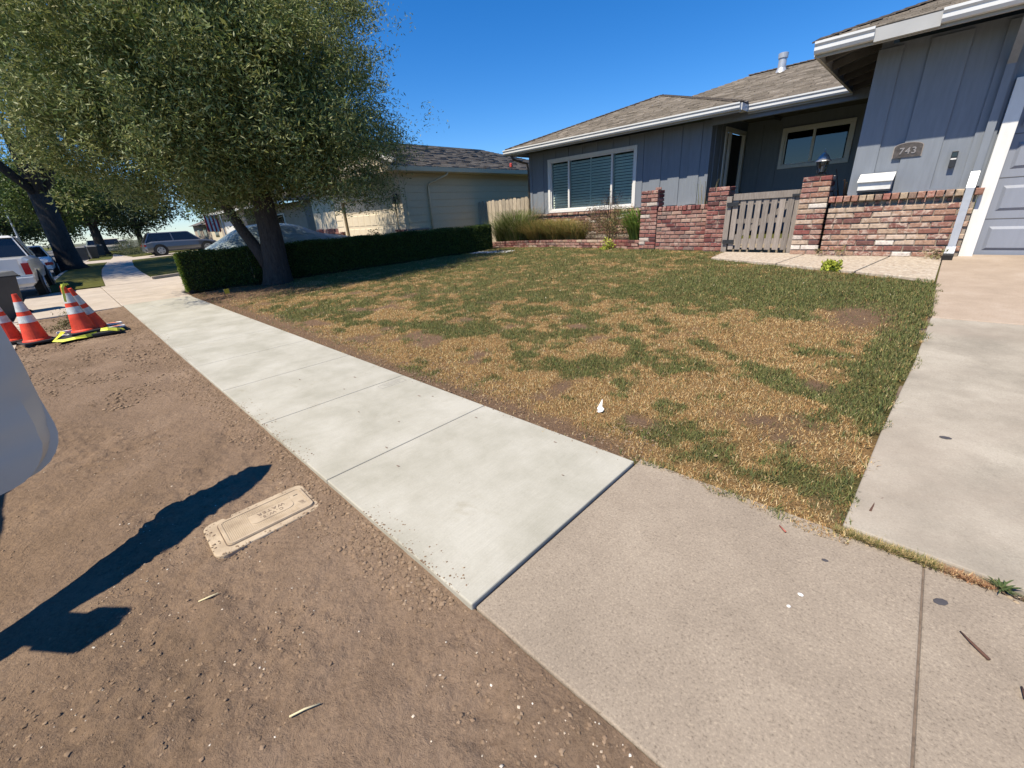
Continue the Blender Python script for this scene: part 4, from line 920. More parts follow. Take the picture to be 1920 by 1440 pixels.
# planter border
pb = empty('planter_border', (0, 0, 0), label='low two-course brick edging in front of the flower bed', cat='brick edging')
path = [(-11.75, 10.95), (-10.4, 10.72), (-9.0, 10.45), (-7.6, 10.1), (-6.2, 9.72), (-4.82, 9.32)]
def pathpt(s):
    for i in range(len(path) - 1):
        a, c = Vector(path[i]), Vector(path[i + 1]); l = (c - a).length
        if s <= l: return a + (c - a) * (s / l), math.atan2(c.y - a.y, c.x - a.x)
        s -= l
    return None, 0
for r in range(3):
    s = .11 * (r % 2)
    while True:
        p, ang = pathpt(s + .1)
        if p is None: break
        g = float(terr(p.x, p.y)); put_brick(pb, random.choice([BC, BB, BA]), p.x, p.y, g - .03 + .073 * (r + .5), .2, .062, .1, ang, .008); s += .212
grid('flower_bed', np.arange(-11.9, -4.75, .1), np.arange(9.3, 11.8, .1), lambda x, y: terr(x, y) + .10 - 1.2 * (y < 10.72 - (x + 10.4) * .255 + .05), simple('bed_soil', (.15, .10, .07), 1, .3, 20, bumps=.8), kind='structure')

# plants in the bed
def grassclump(name, x, y, h, r, n, cols, wid=.006, mat='blade', up=.35, plume=None, **k):
    z = float(terr(x, y)) + .08; a = rng.random(n) * 6.283; rr = r * .45 * np.sqrt(rng.random(n)); bx = x + rr * np.cos(a); by = y + rr * np.sin(a)
    a2 = a + rng.normal(size=n) * .6; L = h * (.55 + .5 * rng.random(n)); out = r * (up + .9 * rng.random(n)); dx, dy = np.cos(a2), np.sin(a2); sx, sy = -dy * wid / 2, dx * wid / 2
    V = []
    for (f, o, zf, w) in ((0, 0, 0, 1), (.5, .30, .62, .9), (.85, .75, .95, .6), (1, 1.1, .93, .1)):
        px, py, pz = bx + dx * out * o, by + dy * out * o, z + L * zf
        V += [np.stack([px - sx * w, py - sy * w, pz], -1), np.stack([px + sx * w, py + sy * w, pz], -1)]
    V = np.stack(V, 1).reshape(-1, 3); base = np.arange(n)[:, None] * 8
    F = np.concatenate([base + np.array([[0, 1, 3, 2]]), base + np.array([[2, 3, 5, 4]]), base + np.array([[4, 5, 7, 6]])], 1).ravel()
    cols = np.array(cols); C = cols[rng.integers(0, len(cols), n)] * (.75 + .5 * rng.random((n, 1)))
    return tag(link(name, np_mesh(name, V, F, 4, M[mat], np.repeat(C, 8, 0))), **k)
G1 = [(.14, .20, .05), (.20, .25, .08), (.10, .15, .04), (.32, .30, .14)]; G2 = [(.35, .27, .10), (.26, .24, .08), (.18, .20, .06), (.42, .30, .12)]; G3 = [(.20, .10, .07), (.28, .16, .11), (.14, .08, .06)]
grassclump('ornamental_grass', -10.35, 11.15, 1.10, .85, 1500, G1, .011, label='tall green ornamental grass at the left end of the flower bed', cat='ornamental grass')
grassclump('ornamental_grass', -11.15, 11.35, .85, .7, 700, G1, .011, label='smaller green grass clump beside the fence end of the bed', cat='ornamental grass')
grassclump('dry_plume_grass', -10.25, 11.4, 1.5, 1.0, 300, [(.42, .32, .24), (.5, .4, .3)], .007, label='dry brown seed plumes rising in front of the board fence', cat='plume grass')
grassclump('yellow_bedding_plant', -9.2, 11.0, .72, .75, 1200, G2, .010, label='yellow-green strappy plant below the left pane of the big window', cat='plant')
grassclump('yellow_bedding_plant', -8.35, 10.85, .68, .7, 1100, G2, .011, label='orange-tipped strappy plant below the middle of the big window', cat='plant')
grassclump('yellow_bedding_plant', -7.55, 10.6, .58, .6, 800, G2, .011, label='straw-coloured strappy plant right of the middle of the bed', cat='plant')
grassclump('green_bedding_plant', -5.05, 9.75, .80, .5, 520, [(.16, .25, .05), (.22, .30, .07), (.12, .18, .04)], .016, label='bright green strappy plant against the leftmost brick pillar', cat='plant')
bush('dry_shrub', (-6.6, 10.35, .95), (.55, .40, .52), 150, [(.14, .08, .05), (.20, .12, .08), (.10, .10, .04)], .02, .05, .4, .2, 26, .14, label='dark brown half-dead shrub in the middle of the bed', cat='shrub')
bush('olive_brown_shrub', (-5.75, 10.05, .95), (.55, .38, .50), 150, [(.16, .16, .06), (.22, .17, .08), (.12, .13, .05), (.35, .22, .10)], .02, .055, .4, .2, 26, .14, label='olive and brown leafy shrub next to the green strappy plant', cat='shrub')
grassclump('bare_stems', -6.2, 10.3, 1.25, .35, 60, [(.10, .06, .045)], .008, label='thin dark seed stems standing above the dry shrub', cat='stems')
tg_ = np.array([-6.2, 10.3, 1.55]) + rng.normal(size=(120, 3)) * np.array([.14, .12, .12]); leafcloud('seed_heads', tg_, [(.09, .05, .04)], .02, .05, .5, M['leaf'], label='dark dried seed heads on stems before the big window', cat='seed heads')
bush('yellow_green_weed', (-5.75, 9.42, .50), (.16, .12, .16), 26, [(.42, .45, .06), (.34, .40, .05), (.5, .5, .10)], .03, .06, .6, .2, 14, .08, label='bright yellow-green leafy weed at the foot of the brick edging', cat='weed')
bush('yellow_green_weed', (-.93, 7.62, .36), (.05, .04, .03), 34, [(.42, .45, .06), (.30, .36, .05)], .035, .055, .6, .1, 24, .10, label='small yellow-green weed at the edge of the pebbled gate path', cat='weed')
grassclump('tall_weed', -3.6, 9.75, 1.25, .25, 70, [(.28, .22, .12), (.2, .22, .1)], .006, label='wispy dry weeds rising behind the low garden wall', cat='weed')
grassclump('spiky_plant', -1.15, 9.6, 1.35, .55, 46, [(.13, .09, .07), (.09, .08, .06)], .03, up=.3, label='dark spiky leaves behind the lantern pillar', cat='plant')
bush('dry_weed', (.13, 8.60, .46), (.14, .08, .06), 12, [(.38, .29, .18), (.25, .24, .1)], .03, .07, .3, .2, 12, .08, label='dried weed at the foot of the grey downspout', cat='weed')
bush('dry_weed', (-1.28, 8.66, .46), (.09, .05, .07), 8, [(.25, .22, .08), (.33, .26, .15)], .02, .05, .3, .2, 10, .06, label='dusty weed at the foot of the lantern pillar', cat='weed')
bush('dry_weed', (-1.0, 8.64, .50), (.12, .05, .12), 8, [(.20, .20, .08), (.30, .24, .12)], .02, .05, .3, .2, 10, .06, label='thin weed growing against the brick base', cat='weed')
# weed tuft and dry grass in the joint
def tuft(name, x, y, r, n, h, cols, wid, **k):
    o = grassclump(name, x, y, h, r, n, cols, wid, up=.5, **k); o.location = (0, 0, -.078); return o
tuft('palm_like_weed', .455, 1.93, .034, 40, .016, [(.09, .13, .05), (.13, .16, .06), (.07, .10, .04)], .0065, label='low spreading dark green weed in the driveway joint', cat='weed')
def jointgrass(name, x0, x1, n, cols, h, **k):
    x = x0 + (x1 - x0) * rng.random(n); y = 1.922 - .012 * x + .010 * rng.normal(size=n); a = rng.random(n) * 6.283; L = h * (.4 + .9 * rng.random(n)); ln_ = L * (.5 + 1.2 * rng.random(n))
    w = .0011 + .0012 * rng.random(n); sx, sy = -np.sin(a) * w, np.cos(a) * w; V = np.stack([np.stack([x - sx, y - sy, x * 0 - .005], -1), np.stack([x + sx, y + sy, x * 0 - .005], -1), np.stack([x + np.cos(a) * ln_, y + np.sin(a) * ln_, L * .8], -1)], 1).reshape(-1, 3)
    cols = np.array(cols); C = cols[rng.integers(0, len(cols), n)] * (.7 + .6 * rng.random((n, 1))); return tag(link(name, np_mesh(name, V, np.arange(3 * n), 3, M['blade'], np.repeat(C, 3, 0))), **k)
jointgrass('joint_grass', -.02, .30, 2600, [(.60, .46, .24), (.5, .36, .18), (.25, .24, .08), (.16, .18, .06)], .020, kind='stuff', label='thin line of dry and green grass in the driveway joint', cat='grass')
jointgrass('joint_grass', .30, .44, 900, [(.50, .27, .15), (.40, .22, .12), (.6, .45, .25)], .017, kind='stuff', label='rusty dry grass in the driveway joint beside the dark weed', cat='grass')
jointgrass('joint_grass', .5, 1.2, 900, [(.20, .16, .08), (.3, .2, .1), (.12, .13, .05)], .009, kind='stuff', label='sparse dark growth along the right end of the driveway joint', cat='grass')
def gen_joint(n):
    x = .0 + 1.0 * rng.random(n); y = 1.925 - .012 * x + .014 * rng.normal(size=n); return np.stack([x, y], -1)
stones('joint_litter', 900, gen_joint, .002, .010, lambda x, y: x * 0 - .004, [(.14, .10, .07), (.35, .27, .18), (.09, .07, .055)], 2, kind='stuff', label='dark crumbs and litter along the driveway joint', cat='litter')
# fence
fc = empty('board_fence', (0, 0, 0), label='weathered dog-eared board fence between the two houses', cat='fence')
for i in range(17):
    x0 = -13.5 + i * .192; h = 1.88 + .02 * math.sin(i * 2.1); yy = 12.30
    MB().prism([(x0, yy, .2), (x0 + .175, yy, .2), (x0 + .175, yy, h - .05), (x0 + .13, yy, h), (x0 + .045, yy, h), (x0, yy, h - .05)], (0, .02, 0)).build('board', M['fencewood'], fc)
MB().box(-13.5, -10.3, 12.32, 12.36, .6, .7).build('rail', M['fencewood'], fc); MB().box(-13.5, -10.3, 12.32, 12.36, 1.5, 1.6).build('rail', M['fencewood'], fc)

# ------------------------------------------------------------------ neighbour's cream house
NH = empty('cream_house', (0, 0, 0), label='cream clapboard house with brown roof and panelled garage door behind the hedge', cat='house')
def nb(name, x0, x1, y0, y1, z0, z1, mat='cream', **k): return MB().box(x0, x1, y0, y1, z0, z1).build(name, M[mat], NH, **k)
nb('wall', -13.72, -13.6, 8.95, 20, .1, 3.0); nb('wall', -14.1, -13.6, 8.85, 8.95, .1, 3.1); nb('wall', -18.95, -18.2, 8.85, 8.95, .1, 3.1); nb('wall', -18.2, -14.1, 8.85, 8.95, 2.28, 3.1)
for i in range(11):   # clapboards
    z0 = .3 + i * .245; MB().hexa([(-13.6, 9.0, z0), (-13.575, 9.0, z0), (-13.575, 19, z0), (-13.6, 19, z0), (-13.6, 9.0, z0 + .24), (-13.592, 9.0, z0 + .24), (-13.592, 19, z0 + .24), (-13.6, 19, z0 + .24)]).build('clapboard', M['cream'], NH)
    for (xa, xb) in ((-14.02, -13.6), (-18.9, -18.3)): MB().hexa([(xa, 8.825, z0), (xb, 8.825, z0), (xb, 8.85, z0), (xa, 8.85, z0), (xa, 8.842, z0 + .24), (xb, 8.842, z0 + .24), (xb, 8.85, z0 + .24), (xa, 8.85, z0 + .24)]).build('clapboard', M['creamlight'], NH)
nb('garage_door', -18.12, -14.18, 8.93, 8.97, .15, 2.22, 'creamlight')
nb('garage_door_trim', -14.2, -14.06, 8.80, 8.85, .15, 2.34, 'creamlight'); nb('garage_door_trim', -18.26, -18.12, 8.80, 8.85, .15, 2.34, 'creamlight'); nb('garage_door_trim', -18.12, -14.2, 8.80, 8.85, 2.2, 2.34, 'creamlight')
for r in range(4):
    for c in range(8):
        x0 = -18.10 + c * .492; z0 = .2 + r * .5
        MB().hexa([(x0 + .03, 8.93, z0 + .04), (x0 + .46, 8.93, z0 + .04), (x0 + .46, 8.93, z0 + .46), (x0 + .03, 8.93, z0 + .46), (x0 + .06, 8.912, z0 + .07), (x0 + .43, 8.912, z0 + .07), (x0 + .43, 8.912, z0 + .43), (x0 + .06, 8.912, z0 + .43)]).build('door_panel', M['creamlight'], NH)
for (xa, xb) in ((-14.03, -13.5), (-18.85, -18.3)):
    brick_run(NH, BB, xa, xb, 8.70, .2, 9, .09, .2, .1); nb('mortar', xa + .01, xb - .01, 8.72, 8.84, .1, .98, 'mortar')
    x = xa - .02
    while x < xb: put_brick(NH, BB, x + .045, 8.74, 1.04, .08, .07, .18); x += .093
for r in range(8):
    yy = 8.86
    while yy < 9.6: put_brick(NH, BB, -13.54, yy + .1, .3 + .09 * r, .2, .076, .09, R(90)); yy += .212
nb('brick_ledge', -13.60, -13.46, 8.8, 9.75, 1.02, 1.075, 'mortar')
nb('wall', -27, -18.95, 11.3, 11.4, .1, 3.0, 'creamlight'); nb('wall', -19.05, -18.95, 8.95, 11.3, .1, 3.0); nb('wall', -27, -13.7, 19.9, 20, .1, 3.0)
nb('wall', -27.1, -27, 11.3, 20, .1, 3.0)
MB().box(-24.2, -21.4, 11.25, 11.3, 1.3, 2.6).build('window_frame', M['white'], NH); MB().box(-24.1, -22.85, 11.22, 11.25, 1.4, 2.5).build('window_pane', M['carglass'], NH); MB().box(-22.75, -21.5, 11.22, 11.25, 1.4, 2.5).build('window_pane', M['carglass'], NH)
brick_run(NH, BB, -26.9, -21.6, 11.18, .3, 3, .3, .5, .1)
NE = 3.04
def nz(d): return NE + .34 * d
shingles('roof_shingles', [(-13.08, 8.3, NE), (-13.08, 19.5, NE), (-17.0, 15.9, nz(3.92)), (-17.0, 9.0, nz(3.92)), (-13.78, 9.0, nz(.70))], SC_NBR, NH, .17, .30, .022)
shingles('roof_shingles', [(-20.92, 8.3, NE), (-13.08, 8.3, NE), (-13.78, 9.0, nz(.70)), (-20.2, 9.0, nz(.7))], SC_NBR, NH, .17, .30, .022)
shingles('roof_shingles', [(-20.92, 19.5, NE), (-20.92, 8.3, NE), (-20.2, 9.0, nz(.7)), (-17.0, 9.0, nz(3.92)), (-17.0, 15.9, nz(3.92))], SC_NBR, NH, .2, .5, .02)
shingles('roof_shingles', [(-28, 10.7, NE), (-17.0, 10.7, NE), (-17.0, 14.6, nz(3.9)), (-26, 14.6, nz(3.9))], SC_NBR, NH, .2, .4, .02)
MB().prism([(-13.82, 9.03, nz(.68)), (-17.0, 9.03, nz(3.86)), (-20.18, 9.03, nz(.68))], (0, .05, 0)).build('gable', M['creamlight'], NH)
for sgn in (1, -1):
    a = Vector((-17.0, 8.93, nz(3.92) - .05)); e = Vector((-17.0 + 3.15 * sgn, 8.93, nz(.77) - .03)); MB().bar(a, e, .10, .15).build('rake_board', M['white'], NH)
MB().box(-13.10, -13.04, 8.26, 19.5, NE - .15, NE - .01).build('gutter', M['cream'], NH); MB().box(-20.9, -13.04, 8.20, 8.26, NE - .15, NE - .01).build('gutter', M['creamlight'], NH)
MB().box(-20.9, -13.10, 8.27, 19.5, NE - .17, NE - .13).build('soffit', M['cream'], NH)
MB().tube([(-13.1, 10.6, 2.9), (-13.15, 10.55, 2.8), (-13.5, 10.0, 2.55), (-13.53, 9.95, 2.4), (-13.53, 9.95, .3)], .035, 8).build('downspout', M['cream'], NH, smooth=True)
wlm = empty('wall_lantern', (-13.9, 8.80, 2.05), label='small black lantern on the cream house beside its garage door', cat='wall lamp')
MB().box(-.05, .05, -.16, -.04, -.12, .10).build('lamp_body', M['blackmetal'], wlm); MB().bar((0, 0, .12), (0, -.10, .18), .02, .02).build('bracket', M['blackmetal'], wlm); MB().box(-.06, .06, -.02, .02, .02, .2).build('backplate', M['blackmetal'], wlm)
rb = MB().lathe([(.03, 0), (.05, .02), (.05, .12), (.02, .14)], (-11.2, 11.9, 2.86), 10).build('hanging_feeder', M['redthing'], label='small red feeder hanging under the left eave of the blue house', cat='feeder')
MB().tube([(-11.2, 11.9, 3.0), (-11.2, 11.95, 3.06), (-10.7, 11.95, 3.1)], .006, 6).build('feeder_hook', M['blackmetal'], rb)

# ------------------------------------------------------------------ vehicles
def car(name, label, loc, rz, L, Wd, Ht, paint, kind='sedan', group=None, cat='car', belt=.92, lights=True, parts=True):
    e = empty(name, loc, rz, label=label, cat=cat, group=group); hw = Wd / 2
    zs = .28 if kind != 'pickup' else .42
    prof = {'sedan': [(0, .62, .80), (.03, .80, .93), (.10, .92, .98), (.25, .93, 1), (.5, .95, 1), (.72, .92, 1), (.80, .88, .98), (.93, .74, .93), (.985, .62, .85), (1, .5, .75)],
            'suv': [(0, .8, .86), (.02, 1.0, .95), (.10, 1.06, .99), (.3, 1.06, 1), (.5, 1.05, 1), (.7, 1.02, 1), (.80, .98, .98), (.94, .86, .94), (.985, .7, .86), (1, .55, .78)],
            'pickup': [(0, 1.05, .95), (.005, 1.22, .97), (.10, 1.25, .99), (.3, 1.25, 1), (.5, 1.25, 1), (.7, 1.22, 1), (.80, 1.18, .98), (.95, 1.08, .95), (.99, .9, .9), (1, .7, .85)]}[kind]
    b = MB(); n = 10
    for f, zt, wf in prof:
        x = -L / 2 + f * L; w = hw * wf; zz = zs + (.10 if f in (0, 1) else 0); zt = max(zt * Ht / {'sedan': 1.45, 'suv': 1.68, 'pickup': 1.88}[kind], zz + .2)
        zm = zz + (zt - zz) * .45
        b.v += [(x, -w * .86, zz), (x, -w * .97, zz + .12), (x, -w, zm), (x, -w * .97, zt - .08), (x, -w * .88, zt), (x, w * .88, zt), (x, w * .97, zt - .08), (x, w, zm), (x, w * .97, zz + .12), (x, w * .86, zz)]
    for i in range(len(prof) - 1):
        for k in range(n): b.f.append((i * n + k, i * n + (k + 1) % n, (i + 1) * n + (k + 1) % n, (i + 1) * n + k)); b.m.append(0)
    b.f.append(tuple(range(n))); b.m.append(0); b.f.append(tuple((len(prof) - 1) * n + k for k in range(n))); b.m.append(0)
    body = b.build('body', M[paint], e, smooth=False, bevel=.03)
    G = {'sedan': (.13, .76, .26, .60), 'suv': (.02, .74, .10, .60), 'pickup': (.37, .78, .40, .68)}[kind]; zb = {'sedan': .92, 'suv': 1.04, 'pickup': 1.23}[kind] * Ht / {'sedan': 1.45, 'suv': 1.68, 'pickup': 1.88}[kind] - .02
    X = lambda f: -L / 2 + f * L; wb, wt = hw * .88, hw * .70
    MB().hexa([(X(G[0]), -wb, zb), (X(G[1]), -wb, zb), (X(G[1]), wb, zb), (X(G[0]), wb, zb), (X(G[2]), -wt, Ht - .04), (X(G[3]), -wt, Ht - .04), (X(G[3]), wt, Ht - .04), (X(G[2]), wt, Ht - .04)]).build('window_glass', M['carglass'], e)
    pl = MB(); pl.hexa([(X(G[2]) - .06, -wt * 1.03, Ht - .06), (X(G[3]) + .06, -wt * 1.03, Ht - .06), (X(G[3]) + .06, wt * 1.03, Ht - .06), (X(G[2]) - .06, wt * 1.03, Ht - .06), (X(G[2]) + .02, -wt * .92, Ht), (X(G[3]) - .05, -wt * .92, Ht), (X(G[3]) - .05, wt * .92, Ht), (X(G[2]) + .02, wt * .92, Ht)])
    for s in (-1, 1):
        for (f0, f1) in ((G[0], G[2]), (G[1], G[3]), ((G[0] + G[1]) / 2, (G[2] + G[3]) / 2 + .02)): pl.bar((X(f0), s * wb, zb), (X(f1), s * wt, Ht - .04), .07, .03, (0, s, 0))
    pl.build('roof', M[paint], e)
    wr = .34 if kind == 'sedan' else .38; ww = .22
    for fx in (.18, .81):
        for s in (-1, 1):
            MB().lathe([(wr + .06, 0), (wr + .06, .012)], (X(fx), s * (hw + .001) - .006, wr), 20, axis='y').build('wheel_arch', M['black'], e)
            wh = MB().lathe([(wr * .72, -ww / 2), (wr, -ww / 2 + .02), (wr, ww / 2 - .02), (wr * .72, ww / 2)], (0, 0, 0), 20, axis='y').build('wheel', M['tyre'], e, loc=(X(fx), s * (hw - .08), wr))
            rm_ = MB().lathe([(wr * .66, 0), (wr * .66, .02), (wr * .1, .035)], (0, s * ww / 2 - (.0 if s > 0 else .035), 0), 20, axis='y').build('rim', M['alloy'], wh)
            for q in range(5):
                a = q * 2 * math.pi / 5; MB().prism([(wr * .3 * math.cos(a), s * (ww / 2 + .037), wr * .3 * math.sin(a)), (wr * .6 * math.cos(a + .35), s * (ww / 2 + .03), wr * .6 * math.sin(a + .35)), (wr * .6 * math.cos(a + .9), s * (ww / 2 + .03), wr * .6 * math.sin(a + .9))], (0, s * .004, 0)).build('rim_gap', M['black'], wh) if parts else None
    zt_ = prof[1][1] * Ht / {'sedan': 1.45, 'suv': 1.68, 'pickup': 1.88}[kind]
    for s in (-1, 1):
        if kind == 'pickup': MB().box(X(0) - .012, X(.02), s * hw * .95, s * hw * .80, zt_ - .42, zt_ - .12).build('taillight', M['taillight'], e)
        else: MB().box(X(0) - .02, X(.035), s * hw * .93, s * hw * .62, zt_ - .26, zt_ - .13).build('taillight', M['taillight'], e)
        MB().box(X(.97), X(1) + .0, s * hw * .80, s * hw * .50, .58, .72).build('headlight', M['alloy'], e)
    if kind == 'pickup':
        MB().box(X(0) - .16, X(0) + .02, -hw * .95, hw * .95, .50, .68).build('rear_bumper', M['galv'], e, bevel=.02)
        MB().box(X(0) - .015, X(0) + .0, -hw * .76, hw * .76, .76, 1.16).build('tailgate', M[paint], e, bevel=.01)
    else: MB().box(X(0) - .05, X(.02), -hw * .85, hw * .85, .34, .52).build('rear_bumper', M[paint], e, bevel=.02)
    return e
# white pickup parked along the street ahead
car('parked_pickup', 'white pickup truck with red tail lamp parked at the kerb behind the cones', (-20.4, -1.42, -.13), R(180) , 5.5, 1.9, 1.78, 'carwhite', 'pickup', cat='pickup truck').rotation_euler = (0, 0, R(178))
car('parked_suv', 'dark grey SUV standing in the far driveway left of the olive trunk', (-41.9, 6.9, .05), R(90), 4.7, 1.9, 1.62, 'cargrey', 'suv', cat='SUV')
car('parked_car', 'low dark car parked beyond the grey SUV', (-47.5, 7.3, .08), R(90), 4.5, 1.8, 1.42, 'carblue', 'sedan')
far_cars = [(-33, -2.05, 'carwhite', 'sedan', 'white sedan parked just beyond the white pickup'), (-62, -10.4, 'carwhite', 'suv', 'white SUV parked on the far side of the street'), (-75, -10.2, 'cargrey', 'sedan', 'grey sedan farther along the far side of the street'),
            (-72, -1.8 + 2.2, 'carsilver', 'suv', 'silver SUV at the kerb near the distant bins'), (-95, -9.6, 'cardark', 'sedan', 'dark sedan near the end of the far kerb'), (-84, 1.2, 'carwhite', 'sedan', 'tiny white car in the distance beside the tree trunks'), (-110, -3, 'cardark', 'suv', 'dark SUV far down the street')]
for (x, y, pt, kd, lb) in far_cars:
    car('parked_car', lb, (x, y + off(x), -.13), R(180), 4.6, 1.8, 1.45 if kd == 'sedan' else 1.68, pt, kd, group='cars parked down the street', parts=False)
# covered car
cv = MB(); xc = -15.9
st_ = [(2.70, .08, .86), (2.95, .62, .95), (3.3, .86, 1.0), (3.75, 1.06, 1), (4.15, 1.34, .96), (4.7, 1.44, .9), (5.5, 1.42, .9), (6.0, 1.30, .93), (6.5, 1.02, 1), (7.2, .92, 1), (7.8, .84, .95), (8.0, .55, .9), (8.1, .1, .86)]
nr = 22
for i, (y, zt, wf) in enumerate(st_):
    for k in range(nr):
        a = math.pi * k / (nr - 1); hw_ = .98 * wf; ex = .55
        ca, sa = math.cos(a), math.sin(a); xx = hw_ * (abs(ca) ** .45) * (1 if ca > 0 else -1) * (1 if sa > .35 else 1.04); zz = zt * (abs(sa) ** .62)
        xx *= 1 - .28 * max(0, (zz - .85)) ; fold = .035 * math.sin(i * 2.3 + k * 1.9) * (1 if 0 < k < nr - 1 else 0) + .03 * (random.random() - .5)
        cv.v.append((xc + xx + fold, y + .03 * math.sin(k * 1.3), .12 + zz + fold * .6))
for i in range(len(st_) - 1):
    for k in range(nr - 1): cv.f.append((i * nr + k, i * nr + k + 1, (i + 1) * nr + k + 1, (i + 1) * nr + k)); cv.m.append(0)
co_ = cv.build('covered_car', M['cover'], smooth=True, label='car under a grey-green wrinkled cover in the driveway behind the hedge', cat='covered car')
md = co_.modifiers.new('sub', 'SUBSURF'); md.levels = 1; md.render_levels = 2

# nearest vehicle: open door at the left edge
nc = car('open_door_car', 'silver car at the near left with its door swung open over the dirt', (-2.65, -2.20, -.13), 0, 4.5, 1.78, 1.56, 'carsilver', 'sedan')
ud = Vector((-.545, .838)); nd_ = Vector((.838, .545)); hg = Vector((-2.16, -1.27))
def dp(u, n_, z): q = hg + ud * u + nd_ * n_; return (q.x + 2.65, q.y + 2.20, z + .13)
do = MB(); NU, NZ = 12, 18; zb_, zt_ = .40, 1.05; rad = .17
def umax(z):
    t = (zb_ + rad - z) / rad
    return 1.185 - .03 * (1.05 - z) / .6 - (rad * (1 - math.sqrt(max(0, 1 - t * t))) if t > 0 else 0) + .012 * math.sin((z - .36) * 3.2)
def bulge(z): return .13 * (1.05 - z) / .6 + .045 * (1 - ((z - .78) / .42) ** 2) + (.010 if z > .80 else 0) - .012 * math.exp(-((z - .56) / .02) ** 2)
zs_ = [zb_ + rad * (1 - math.cos(i / 6 * math.pi / 2)) for i in range(6)] + [zb_ + rad + (zt_ - zb_ - rad) * i / 12 for i in range(13)]
for side in (0, 1):
    for z in zs_:
        for i in range(NU + 1):
            u = umax(z) * i / NU; edge = 1 - .6 * max(0, (i / NU - .93) / .07) ** 2
            do.v.append(dp(u, bulge(z) * edge if side == 0 else -.03 + .13 * (1.05 - z) / .6, z))
nzr = len(zs_); S_ = nzr * (NU + 1)
for r in range(nzr - 1):
    for i in range(NU):
        a = r * (NU + 1) + i; do.f += [(a, a + 1, a + NU + 2, a + NU + 1), (S_ + a, S_ + a + NU + 1, S_ + a + NU + 2, S_ + a + 1)]; do.m += [0, 0]
    for i in (0, NU):
        a = r * (NU + 1) + i; do.f.append((a, a + NU + 1, S_ + a + NU + 1, S_ + a)); do.m.append(0)
for i in range(NU):
    for r in (0, nzr - 1): a = r * (NU + 1) + i; do.f.append((a, a + 1, S_ + a + 1, S_ + a)); do.m.append(0)
door = do.build('door', M['carsilver'], nc, smooth=False)
me = door.data; me.polygons.foreach_set('use_smooth', [True] * len(me.polygons)); 
try: me.set_sharp_from_angle(angle=R(35))
except Exception: pass
fr = MB(); fp = [(.06, 1.05), (.42, 1.40), (.80, 1.43), (1.03, 1.36), (1.165, 1.05)]
fr.tube([dp(u, -.02, z) for u, z in fp], .03, 8); fr.build('window_frame', M['carsilver'], door)
MB().poly([dp(u, -.02, z) for u, z in fp]).build('door_glass', M['carglass'], door, fix=False)
mr = MB(); c0 = dp(.10, .0, 1.02); c1 = dp(.10, .22, 1.05); mr.bar(c0, c1, .12, .09)
for (n0, n1, z0, z1) in ((.10, .31, .96, 1.21),):
    mr.hexa([dp(.04, n0, z0), dp(.04, n1, z0 + .03), dp(.15, n1 - .04, z0 + .04), dp(.15, n0, z0), dp(.05, n0, z1 - .02), dp(.06, n1 - .04, z1 + .01), dp(.14, n1 - .08, z1), dp(.14, n0, z1 - .03)])
mr.build('wing_mirror', M['carsilver'], door, bevel=.02)

# ------------------------------------------------------------------ bins
def bin_(x, y, z, rz, label, s=1.0, parts=True, col=None):
    e = empty('wheelie_bin', (x, y, z), rz, label=label, cat='rubbish bin', group='bins standing along the street'); mt = col or M['binb']
    MB().hexa([(-.22 * s, -.26 * s, .04), (.22 * s, -.26 * s, .04), (.22 * s, .22 * s, .04), (-.22 * s, .22 * s, .04), (-.29 * s, -.34 * s, .92 * s), (.29 * s, -.34 * s, .92 * s), (.29 * s, .33 * s, .92 * s), (-.29 * s, .33 * s, .92 * s)]).build('bin_body', mt, e, bevel=.02)
    MB().hexa([(-.31 * s, -.37 * s, .92 * s), (.31 * s, -.37 * s, .92 * s), (.31 * s, .37 * s, .92 * s), (-.31 * s, .37 * s, .92 * s), (-.25 * s, -.28 * s, .99 * s), (.25 * s, -.28 * s, .99 * s), (.25 * s, .33 * s, 1.02 * s), (-.25 * s, .33 * s, 1.02 * s)]).build('lid', M['binlid'], e, bevel=.01)
    for sg in (-1, 1): MB().lathe([(.1 * s, -.03), (.1 * s, .03)], (sg * .22 * s, .25 * s, .1 * s), 12, axis='x').build('wheel', M['tyre'], e)
    MB().bar((-.25 * s, .39 * s, .9 * s), (.25 * s, .39 * s, .9 * s), .03, .03).build('handle', M['binb'], e)
M['binb'] = simple('dark_bin_plastic', (.055, .055, .055), .5, .15, 5); M['binlid'] = simple('grey_bin_lid', (.17, .17, .165), .5, .1, 5)
bin_(-13.95, -1.13, -.13, R(20), 'dark bin with a grey lid behind the two nearest cones', .98)
bin_(-50.5, 1.2 + .9, -.02, R(100), 'leftmost of two dark bins beyond the street tree', 1.05); bin_(-49.0, 1.45, -.02, R(80), 'dark bin just right of its twin beyond the street tree', 1.05)
bin_(-58, 3.0, -.02, R(90), 'lone distant bin at the kerb by the sidewalk', 1.05)

